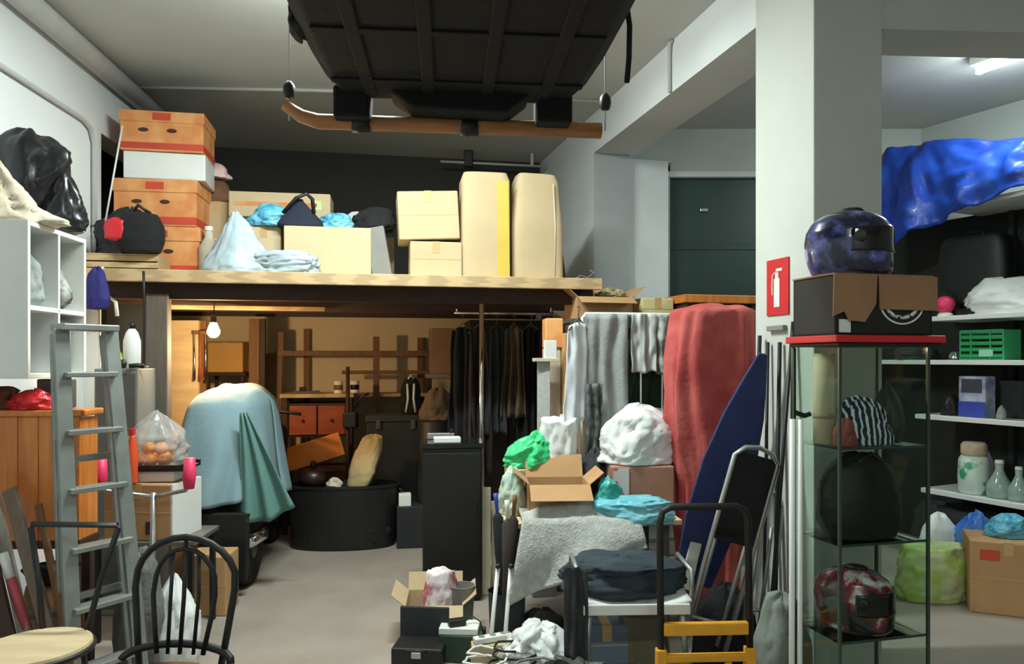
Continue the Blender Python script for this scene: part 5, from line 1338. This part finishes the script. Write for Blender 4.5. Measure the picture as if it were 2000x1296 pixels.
for k, (px, Y_, yw, z) in enumerate(((1165, 3.52, 20, 0.002), (1245, 3.45, -12, 0.002), (1200, 3.3, 5, 0.002), (1120, 3.75, 40, 0.002))):
    def nf(u, v, k=k):
        return Vector(((u - 0.5) * 0.3, (v - 0.5) * 0.22, 0.012 + 0.014 * abs(noise.noise(Vector((u * 4, v * 4, k))))))
    lb = ['newspaper sheet spread between chair and hand truck', 'newspaper sheet lying beside the hand truck wheel', 'newspaper sheet lying nearest the black crumpled bag', 'newspaper sheet lying under the trouser leg'][k]
    tag(MB().sheet(nf, 14, 10).build('newspaper', NEWS, None, (xp(px, Y_), Y_, z), R(yw), smooth=True, solid=0.006), lb, 'newspaper', 'newspapers on the floor')
soft('dark_boots_heap', 'heap of black shoes in front of the umbrella bin', 'shoes', BLACKM, 0.13, 0.1, 0.2, (xp(1058, 3.95), 3.98, 0), HEAP, 117, amp=0.2, ridge=0.2)

# ---------------------------------------------------------------- glass cabinet by the pillar
GC = thing('glass_cabinet', 'tall glass display cabinet with red top holding helmets', 'display cabinet', (1.24, 2.8, 0), Y14)
GW, GD, GH = 0.41, 0.29, 1.64
MB().box((GW / 2, GD / 2, 0.04), (GW + 0.01, GD + 0.01, 0.08)).build('base', BLACK, GC, bevel=0.004)
tp = MB().box((GW / 2 + 0.02, GD / 2, GH - 0.014), (GW + 0.09, GD + 0.03, 0.028)).build('top', REDP, GC, bevel=0.004)
MB().box((GW / 2 + 0.02, GD / 2, GH - 0.036), (GW + 0.06, GD + 0.015, 0.014)).build('top_frame', BLACK, tp, bevel=0.003)
pz0, pz1 = 0.08, GH - 0.045
ph_, pc = pz1 - pz0, (pz1 + pz0) / 2
MB().box((0.003, GD / 2, pc), (0.005, GD - 0.02, ph_)).build('side_pane', GLASS, GC)
MB().box((GW - 0.003, GD / 2, pc), (0.005, GD - 0.02, ph_)).build('side_pane', GLASS, GC)
MB().box((GW / 2, 0.003, pc), (GW - 0.02, 0.005, ph_)).build('door_pane', GLASS, GC)
MB().box((GW / 2, GD - 0.003, pc), (GW - 0.02, 0.005, ph_)).build('back_pane', GLASS, GC)
for x in (0.004, GW - 0.004):
    for y in (0.004, GD - 0.004):
        MB().box((x, y, pc), (0.012, 0.012, ph_)).build('corner_strip', mat('dark_green_glass_edge', (52, 66, 58), 0.3), GC, bevel=0.002)
SHZ = (0.47, 0.84, 1.21)
for z in SHZ:
    MB().box((GW / 2, GD / 2, z - 0.004), (GW - 0.02, GD - 0.016, 0.008)).build('shelf', GLASS, GC)
    MB().box((GW / 2, 0.008, z - 0.004), (GW - 0.02, 0.004, 0.009)).build('shelf_edge', MATS['dark_green_glass_edge'], GC)
def cab(x, y, z):
    c_, s_ = math.cos(Y14), math.sin(Y14)
    return (1.24 + x * c_ - y * s_, 2.8 + x * s_ + y * c_, z)


def helmet(label, loc, yaw, shell_m, sc=1.0, trim_m=BLACK):
    """Full-face helmet: domed shell with a visor opening, dark visor, chin bar and rim."""
    h = thing('motorcycle_helmet', label, 'helmet', loc, yaw, 'motorcycle helmets')
    A, B, H2 = 0.122 * sc, 0.15 * sc, 0.24 * sc
    prof_h = [(0.74, 0.0), (0.84, 0.06), (0.92, 0.2), (0.985, 0.38), (1.0, 0.52), (0.96, 0.68), (0.84, 0.82), (0.62, 0.92), (0.35, 0.98), (0.02, 1.0)]

    def hp_(az, t):
        """Surface point: az = 0 at the face, t = height 0..1."""
        for (r0, z0), (r1, z1) in zip(prof_h, prof_h[1:]):
            if z0 <= t <= z1:
                r = r0 + (r1 - r0) * (t - z0) / (z1 - z0)
                break
        front = max(0.0, math.cos(az)) ** 2
        r *= 1 + front * (0.16 * max(0, 1 - t / 0.36) - 0.05 * max(0, 1 - abs(t - 0.5) / 0.2))
        zc = t * H2 - (0.02 * sc * (1 - front) * 0 if t else 0)
        return Vector((A * r * math.sin(az), -B * r * math.cos(az), zc))

    def shellf(u, v):
        return hp_(2 * math.pi * u, v)
    MB().sheet(shellf, 56, 34).build('shell', shell_m, h, smooth=True, solid=0.004)

    def visorf(u, v):
        az = R(-82 + 164 * u)
        p = hp_(az, 0.33 + 0.40 * v * (1 - 0.15 * abs(2 * u - 1)))
        k = 1.035
        return Vector((p.x * k, p.y * k, p.z))
    MB().sheet(visorf, 30, 12).build('visor', mat('smoked_visor', (14, 15, 17), 0.12, var=0.05, coat=0.4), h, smooth=True, solid=0.006)
    MB().box((0, -B * 0.93, H2 * 0.14), (0.07 * sc, 0.012 * sc, 0.018 * sc)).build('chin_vent', trim_m, h, bevel=0.003)
    MB().lump(HEAP, 0.03 * sc, 0.045 * sc, 0.016 * sc, 0, n=20, m=8, c=(0, -0.01 * sc, H2 * 0.985)).build('top_vent', trim_m, h, smooth=True)
    for sx in (-1, 1):
        MB().lathe([(0.022 * sc, 0), (0.02 * sc, 0.01), (0.008 * sc, 0.014)] if sx > 0 else [(0.008 * sc, -0.014), (0.02 * sc, -0.01), (0.022 * sc, 0)], (sx * 0.117 * sc, -0.05 * sc, 0.13 * sc), 16, axis=0).build('pivot', trim_m, h, smooth=False)
    MB().tube([(0.094 * sc * math.cos(2 * math.pi * k / 28), 0.116 * sc * math.sin(2 * math.pi * k / 28), 0.006) for k in range(28)], 0.008 * sc, 8, closed=True).build('rim', BLACK, h, smooth=True)
    return h


# box and helmet on top
t = thing('open_box', 'black box with brown flaps folded down on the glass cabinet', 'box', cab(0.21, 0.14, GH), Y14)
BOXH = 0.23
b = MB()
for (c_, d_) in (((0, 0, 0.004), (0.44, 0.26, 0.008)), ((0, -0.127, BOXH / 2), (0.44, 0.006, BOXH)), ((0, 0.127, BOXH / 2), (0.44, 0.006, BOXH)), ((-0.217, 0, BOXH / 2), (0.006, 0.26, BOXH)), ((0.217, 0, BOXH / 2), (0.006, 0.26, BOXH))):
    b.box(c_, d_)
b.build('body', mat('black_print_card', (26, 26, 26), 0.6), t)
MB().prism([(-0.235, BOXH), (-0.24, 0.07), (-0.19, 0.09), (-0.17, 0.055), (-0.1, 0.05), (-0.05, 0.12), (-0.045, BOXH)], -0.145, -0.139).build('flap', CARDD, t)
MB().prism([(-0.035, BOXH), (-0.03, 0.1), (0.235, 0.098), (0.235, BOXH)], -0.143, -0.137).build('flap', CARDD, t)
MB().box((0, -0.132, BOXH), (0.45, 0.02, 0.006)).build('fold', CARDD, t)
MB().box((0, 0.0, BOXH + 0.004), (0.45, 0.26, 0.006)).build('inner_flap', CARDD, t)
MB().tube([(0.08 + 0.1 * math.cos(R(a)), -0.131, 0.13 + 0.085 * math.sin(R(a))) for a in range(200, 341, 10)], 0.004, 6).build('logo_ring', WHITEP, t, smooth=True)
MB().tube([(0.08 + 0.075 * math.cos(R(a)), -0.131, 0.13 + 0.06 * math.sin(R(a))) for a in range(205, 336, 10)], 0.008, 6).build('logo_text', mat('logo_white', (220, 220, 216), 0.7, rgb2=(40, 40, 40), scale=60, thr=(0.5, 0.55)), t, smooth=True)
MB().box((-0.18, -0.132, 0.035), (0.05, 0.003, 0.05)).build('label_patch', mat('white_green_label', (214, 220, 212), 0.7, rgb2=(90, 150, 120), scale=20, thr=(0.55, 0.6)), t)
HB_BLUE = mat('blue_graphic_shell', (28, 32, 56), 0.22, rgb2=(88, 96, 160), scale=11, thr=(0.46, 0.6), coat=0.6)
nt = HB_BLUE.node_tree
el = [n_ for n_ in nt.nodes if n_.type == 'VALTORGB'][0].color_ramp.elements
e3 = el.new(0.66)
e3.color = lin((200, 204, 214))
helmet('dark blue motorcycle helmet with silver graphics on the open black box', cab(0.15, 0.14, GH + BOXH + 0.008), R(60), HB_BLUE, 1.1)
# contents
HB_RED = mat('red_white_graphic_shell', (30, 26, 28), 0.25, rgb2=(128, 28, 48), scale=9, thr=(0.45, 0.56), coat=0.5)
el = [n_ for n_ in HB_RED.node_tree.nodes if n_.type == 'VALTORGB'][0].color_ramp.elements
e3 = el.new(0.64)
e3.color = lin((206, 200, 202))
helmet('red and white patterned helmet on the lowest visible cabinet shelf', cab(0.18, 0.145, SHZ[0] + 0.001), R(58), HB_RED, 1.0)
t = thing('helmet_sack', 'large round black sack filling the middle shelf of the glass cabinet', 'sack', cab(0.205, 0.145, SHZ[1] + 0.001), Y14)
MB().lump([(0, 0), (0.85, 0.0), (1, 0.2), (0.98, 0.5), (0.8, 0.8), (0.45, 0.97), (0, 1)], 0.175, 0.12, 0.33, 0.06, 2.5, 121, n=48, m=30, ridge=0.06).build('sack', mat('dull_black_nylon', (14, 13, 13), 0.7, var=0.2, bump=0.2), t, smooth=True)
MB().tube([(-0.05, -0.06, 0.3), (0.0, -0.07, 0.335), (0.06, -0.05, 0.3)], 0.008, 8).build('cord', BLACK, t, smooth=True)
soft('striped_gloves', 'pile of navy and white striped gloves on the upper glass shelf', 'gloves', mat('navy_white_stripes', (30, 32, 56), 0.8, rgb2=(206, 208, 214), kind='bands', scale=14, stretch=(1, 1, 3), thr=(0.62, 0.72)), 0.105, 0.09, 0.18, cab(0.2, 0.13, SHZ[2] + 0.001), HEAP, 122, amp=0.15, ridge=0.2)
soft('red_glove', 'dark red glove at the front of the upper glass shelf', 'glove', mat('brick_red_leather', (142, 66, 62), 0.7, var=0.2, bump=0.2), 0.045, 0.035, 0.11, cab(0.07, 0.06, SHZ[2] + 0.001), HEAP, 123)
soft('dark_boot', 'dark olive boot on the upper glass shelf', 'boot', mat('dark_olive_leather', (40, 46, 38), 0.6), 0.06, 0.07, 0.24, cab(0.335, 0.14, SHZ[2] + 0.001), BAGP, 124)
t = thing('paper_roll', 'cream paper roll standing in the upper glass section', 'roll', cab(0.055, 0.165, SHZ[2] + 0.001))
MB().tube([(0, 0, 0), (0, 0, 0.18), (0.0, 0, 0.36)], 0.04, 20).build('roll', mat('cream_paper', (226, 206, 178), 0.8, var=0.06), t, smooth=True)
MB().tube([(0, 0, 0.1), (0, 0, 0.12)], 0.042, 20).build('band', TAN, t, smooth=True)

# ---------------------------------------------------------------- shelves in the side bay
SY = 1.09
f0 = Vector((2.917 * SY, 5.2 * SY, 0))
fd = Vector((0.423, -0.906, 0))                 # along the shelf fronts towards the viewer
fn_ = Vector((0.906, 0.423, 0))                 # from the front edge to the wall
ang = math.atan2(fd.y, fd.x)
mat('black_hardboard_post', (30, 34, 32), 0.8)
SH_ = thing('white_shelving', 'white open shelving along the wall of the side bay', 'shelving', f0, ang)
# local x = along front (towards the viewer), local y = into the wall
def zsh(py): return EYE - (py - HZ) / F * 5.2 * SY
levels = [(958, -0.05, 1.2), (814, -0.1, 1.2), (707, -0.85, 1.2), (623, 0.02, 1.2), (412, 0.1, 1.2)]
DEP = 0.5
for (py, x0, x1) in levels:
    z = zsh(py)
    MB().box(((x0 + x1) / 2, DEP / 2, z), (x1 - x0, DEP, 0.035)).build('shelf', WHITEP, SH_, bevel=0.003)
ztop = zsh(412)
for x in (-0.84, 0.35, 1.18):
    for y in (DEP - 0.03,):
        MB().box((x, y, (ztop - 0.02) / 2), (0.04, 0.04, ztop - 0.02)).build('upright', MATS['black_hardboard_post'], SH_, bevel=0.003)
MB().box((0.17, DEP + 0.01, ztop / 2), (2.06, 0.02, ztop)).build('back_sheet', mat('black_hardboard', (26, 30, 28), 0.8, var=0.2), SH_)
def shp(px, py_level, back=0.12):
    """Point on a shelf below picture column px, set back from the front edge."""
    k = (px - 1000) / F
    o2 = f0 + fn_ * back
    # solve (o2.x + s*fd.x) = k*(o2.y + s*fd.y)
    s = (k * o2.y - o2.x) / (fd.x - k * fd.y)
    p = o2 + fd * s
    return Vector((p.x, p.y, zsh(py_level) + 0.018))
# blue tarpaulin: folded sheet lying over the top shelf and hanging at its end
def tarpf(u, v):
    x = -0.48 + 1.55 * u
    hgt = 0.5 - 0.1 * u + 0.09 * math.sin(u * 7) * (1 - u) + 0.05 * noise.noise(Vector((u * 5, v * 3, 3)))
    th = v * math.pi
    if v < 0.5:
        k = v / 0.5
        y = -0.06 - 0.06 * math.sin(k * math.pi) + 0.14 * k
        z = (-0.3 * (1 - u) ** 2 * 1.1 * (1 - k)) + hgt * k
    else:
        k = (v - 0.5) / 0.5
        y = 0.08 + 0.4 * k
        z = hgt * (1 - 0.5 * k * k)
    cr = 0.09 * (0.3 - abs(noise.noise(Vector((u * 4, v * 3, 9))))) + 0.05 * (0.3 - abs(noise.noise(Vector((u * 11 + v * 4, v * 8, 5)))))
    return Vector((x, y - cr, z + 0.022 + cr * 0.6))
tag(MB().sheet(tarpf, 60, 40).build('blue_tarpaulin', TARP, None, (f0.x, f0.y, ztop), ang, smooth=True, solid=0.006), 'blue tarpaulin bundled on the top shelf of the side bay', 'tarpaulin')
# second level: black case, white bundle, pink ball
t = thing('black_case', 'black hard case standing on the second shelf below the tarpaulin', 'case', shp(1905, 623, 0.34) + Vector((0, 0, 0)), ang)
MB().lump([(0, 0), (0.95, 0.0), (1, 0.06), (1, 0.6), (0.93, 0.9), (0.8, 1.0), (0, 1)], 0.27, 0.09, 0.62, 0.0, e=0.4, n=40, m=20).build('shell', mat('black_case_shell', (16, 24, 20), 0.5), t, smooth=True)
MB().tube([(-0.07, 0, 0.6), (-0.06, 0, 0.65), (0.06, 0, 0.65), (0.07, 0, 0.6)], 0.01, 8).build('handle', BLACK, t, smooth=True)
soft('white_bundle', 'white wrapped bundle on the second shelf before the black case', 'bundle', WHITEB, 0.28, 0.1, 0.25, shp(1962, 623, 0.13), [(0, 0), (0.9, 0), (1, 0.3), (0.85, 0.7), (0.5, 1), (0, 1)], 131, amp=0.12, ridge=0.12, yaw=ang)
t = thing('pink_ball', 'pink toy ball on white base at the shelf end', 'ball', shp(1846, 623, 0.1), 0)
MB().lump([(0, 0), (0.55, 0.08), (0.9, 0.28), (1, 0.5), (0.9, 0.72), (0.55, 0.92), (0, 1)], 0.07, 0.07, 0.14, 0.04, n=24, m=18, c=(0, 0, 0.02)).build('ball', PINK, t, smooth=True)
MB().lathe([(0.05, 0), (0.055, 0.015), (0.04, 0.03)], n=20).build('base', WHITEP, t)
soft('dark_plush', 'dark plush bundle behind the pink ball', 'bundle', mat('dark_green_plush', (34, 48, 42), 0.95, bump=0.4), 0.11, 0.08, 0.22, shp(1856, 623, 0.26), HEAP, 132)
t = thing('black_torch', 'black hand torch lying beside the pink ball', 'torch', shp(1888, 623, 0.1), ang)
MB().tube([(-0.07, 0, 0.03), (0.03, 0, 0.03), (0.04, 0, 0.035), (0.08, 0, 0.035)], [0.022, 0.022, 0.034, 0.036], 14).build('body', BLACK, t, smooth=True)
MB().lathe([(0.03, 0.08), (0.032, 0.085)], (0, 0, 0.035), 16, axis=0).build('lens', WHITEP, t)
# third level: green crate
t = thing('green_crate', 'green plastic crate on the shelf below the white bundle', 'crate', shp(1933, 707, 0.13), ang)
cw, cdp, chh = 0.31, 0.2, 0.215
MB().box((0, 0, 0.006), (cw, cdp, 0.012)).build('bottom', GCRATE, t)
for y in (-cdp / 2, cdp / 2):
    for z in (0.03, 0.075, 0.12, 0.165, 0.205):
        MB().box((0, y, z), (cw, 0.008, 0.026)).build('slat', GCRATE, t, bevel=0.002)
for x in (-cw / 2, cw / 2):
    MB().box((x, 0, chh / 2), (0.01, cdp, chh)).build('end_panel', mat('green_crate_edge', (70, 180, 120), 0.45), t, bevel=0.002)
for x in (-0.07, 0.07):
    MB().box((x, -cdp / 2 - 0.002, chh / 2), (0.012, 0.012, chh)).build('rib', GCRATE, t, bevel=0.002)
MB().box((0.04, -cdp / 2 - 0.008, 0.05), (0.1, 0.003, 0.05)).build('label_patch', mat('pale_green_label', (150, 210, 180), 0.6), t)
t = thing('glass_dome', 'small clear dome lamp on the shelf beside the green crate', 'dome', shp(1866, 707, 0.1))
MB().lump([(0, 0), (1, 0.02), (0.95, 0.4), (0.6, 0.85), (0, 1)], 0.05, 0.05, 0.07, 0, n=20, m=12).build('dome', STEEL, t, smooth=True)
MB().lathe([(0.055, 0), (0.055, 0.01)], n=20).build('ring', BLACK, t)
soft('dark_folded_cloth', 'dark folded cloth at the far end of the green crate shelf', 'cloth', CHAR, 0.17, 0.12, 0.1, shp(1790, 707, 0.16), FLATP, 133, amp=0.1)
# fourth level: blue and white package, dark boxes
t = carton('blue and white package on the middle shelf', 0.2, 0.12, 0.3, shp(1908, 814, 0.12), ang, mat('white_blue_card', (196, 202, 220), 0.6, rgb2=(120, 130, 180), scale=10), tape=False)
MB().box((0, -0.062, 0.06), (0.198, 0.004, 0.11)).build('blue_band', BLUEP, t)
MB().box((0, -0.062, 0.23), (0.15, 0.004, 0.1)).build('window', mat('pack_window', (60, 66, 84), 0.3), t)
carton('black box standing behind the blue and white package', 0.34, 0.16, 0.27, shp(1965, 814, 0.3), ang, mat('soot_card', (28, 32, 32), 0.8), tape=False)
soft('black_gadget', 'black gadget with silver tip beside the blue and white package', 'gadget', BLACK, 0.07, 0.06, 0.16, shp(1858, 814, 0.12), HEAP, 134)
soft('grey_lump', 'small grey knob shaped tool at the end of the middle shelf', 'tool', GREYC, 0.03, 0.03, 0.1, shp(1956, 814, 0.08), BAGP, 135)
# fifth level: patterned jar, glass jars
t = thing('patterned_jar', 'white jar with green pattern and cork lid on the lower shelf', 'jar', shp(1902, 958, 0.12))
MB().lathe([(0.09, 0), (0.1, 0.02), (0.105, 0.12), (0.1, 0.25), (0.085, 0.28)], n=28).build('body', mat('green_white_ceramic', (206, 222, 210), 0.3, rgb2=(60, 160, 120), scale=9, thr=(0.52, 0.6)), t, smooth=True)
MB().lathe([(0.075, 0.28), (0.085, 0.3), (0.085, 0.36), (0.07, 0.38)], n=24).build('lid', mat('cork', (196, 176, 150), 0.85, var=0.15, scale=30), t, smooth=True)
for k, (px, r_, h_, lb) in enumerate(((1952, 0.085, 0.27, 'pale glass flask on the lower shelf beside the patterned jar'), (1990, 0.07, 0.24, 'pale glass flask on the lower shelf beside another flask'))):
    t = thing('glass_flask', lb, 'flask', shp(px, 958, 0.12), 0, 'glass flasks on the lower shelf')
    MB().lathe([(r_ * 0.8, 0), (r_, 0.02), (r_ * 0.95, h_ * 0.35), (r_ * 0.5, h_ * 0.6), (r_ * 0.3, h_ * 0.75), (r_ * 0.34, h_ * 0.92)], n=24).build('body', mat('pale_green_glass', (190, 214, 204), 0.12, trans=0.4), t, smooth=True)
    MB().lathe([(r_ * 0.36, h_ * 0.92), (r_ * 0.3, h_)], n=18).build('stopper', WHITEP, t)
soft('lilac_bag', 'lilac film packet behind the patterned jar', 'packet', mat('lilac_film', (176, 164, 190), 0.4, bump=0.2), 0.06, 0.05, 0.3, shp(1930, 958, 0.24), BAGP, 136)
# floor of the bay
t = carton('brown cardboard box on the floor before the white shelving', 0.4, 0.34, 0.44, (xp(1992, 4.45), 4.6, 0), R(-24), CARD, open_=False, tape=True)
MB().box((-0.1, -0.172, 0.36), (0.1, 0.003, 0.06)).build('print', REDPR, t)
soft('blue_white_bag', 'light blue and white bag on the brown cardboard box', 'bag', AQUA, 0.12, 0.1, 0.14, (xp(1985, 4.55), 4.62, 0.443), HEAP, 141, amp=0.15, ridge=0.2)
soft('lime_bag', 'lime green and white carrier bag on the bay floor', 'bag', LIME, 0.22, 0.14, 0.36, (xp(1828, 4.75), 4.8, 0), [(0, 0), (0.9, 0), (1, 0.2), (0.98, 0.6), (0.85, 0.95), (0, 1)], 142, amp=0.12, ridge=0.18)
soft('white_red_bag', 'white bag with dark red rim behind the lime bag', 'bag', mat('white_red_print', (220, 224, 222), 0.5, rgb2=(130, 24, 60), scale=4, thr=(0.56, 0.6)), 0.14, 0.1, 0.48, (xp(1838, 5.1), 5.13, 0), HEAP, 143, amp=0.08, ridge=0.12, e=0.8)
soft('cobalt_bag', 'cobalt blue plastic bag on the floor under the shelving', 'bag', mat('cobalt_film', (38, 84, 190), 0.4, rgb2=(90, 150, 220), scale=6, bump=0.2), 0.17, 0.12, 0.5, (xp(1905, 5.05), 5.06, 0), HEAP, 144, amp=0.12, ridge=0.18)
soft('dark_cloth_bale', 'dark bale of cloth on the floor far under the shelving', 'bale', CHAR, 0.4, 0.15, 0.4, shp(1880, 958, 0.25)[:2] + (0.0,) if False else (shp(1880, 958, 0.3).x, shp(1880, 958, 0.3).y, 0.0), FLATP, 145, yaw=ang)

# small oddments on the aisle floor
t = thing('tool_case', 'dark open tool case on the aisle floor beside the pale carton', 'case', (xp(822, 3.8), 3.78, 0), R(-6))
MB().box((0, 0, 0.05), (0.26, 0.18, 0.1)).build('body', BLACK, t, bevel=0.008)
MB().box((0, 0.1, 0.17), (0.26, 0.02, 0.16)).build('lid', CHAR, t, bevel=0.006)
MB().box((0, -0.095, 0.07), (0.05, 0.012, 0.03)).build('latch', ALU, t, bevel=0.003)
MB().tube([(-0.05, -0.092, 0.09), (-0.045, -0.115, 0.1), (0.045, -0.115, 0.1), (0.05, -0.092, 0.09)], 0.006, 6).build('handle', BLACK, t, smooth=True)
t = thing('power_adapter', 'black power adapter lying on the flat white box', 'adapter', (xp(893, 3.85), 3.82, 0.175), R(20))
MB().box((0, 0, 0.016), (0.09, 0.05, 0.032)).build('brick', BLACK, t, bevel=0.006)
MB().tube([(0.045, 0, 0.016), (0.09, 0.01, 0.03), (0.12, -0.02, 0.01), (0.13, -0.06, -0.05)], 0.004, 6).build('lead', BLACK, t, smooth=True)
t = thing('socket_strip', 'white socket strip lying on the small cream box', 'socket strip', (xp(962, 3.72), 3.74, 0.124), R(24))
MB().box((0, 0, 0.015), (0.2, 0.05, 0.03)).build('body', WHITEP, t, bevel=0.006)
for x in (-0.06, 0.0, 0.06):
    MB().lathe([(0.017, 0.029), (0.017, 0.032)], (x, 0, 0), 16).build('socket', GREY, t)
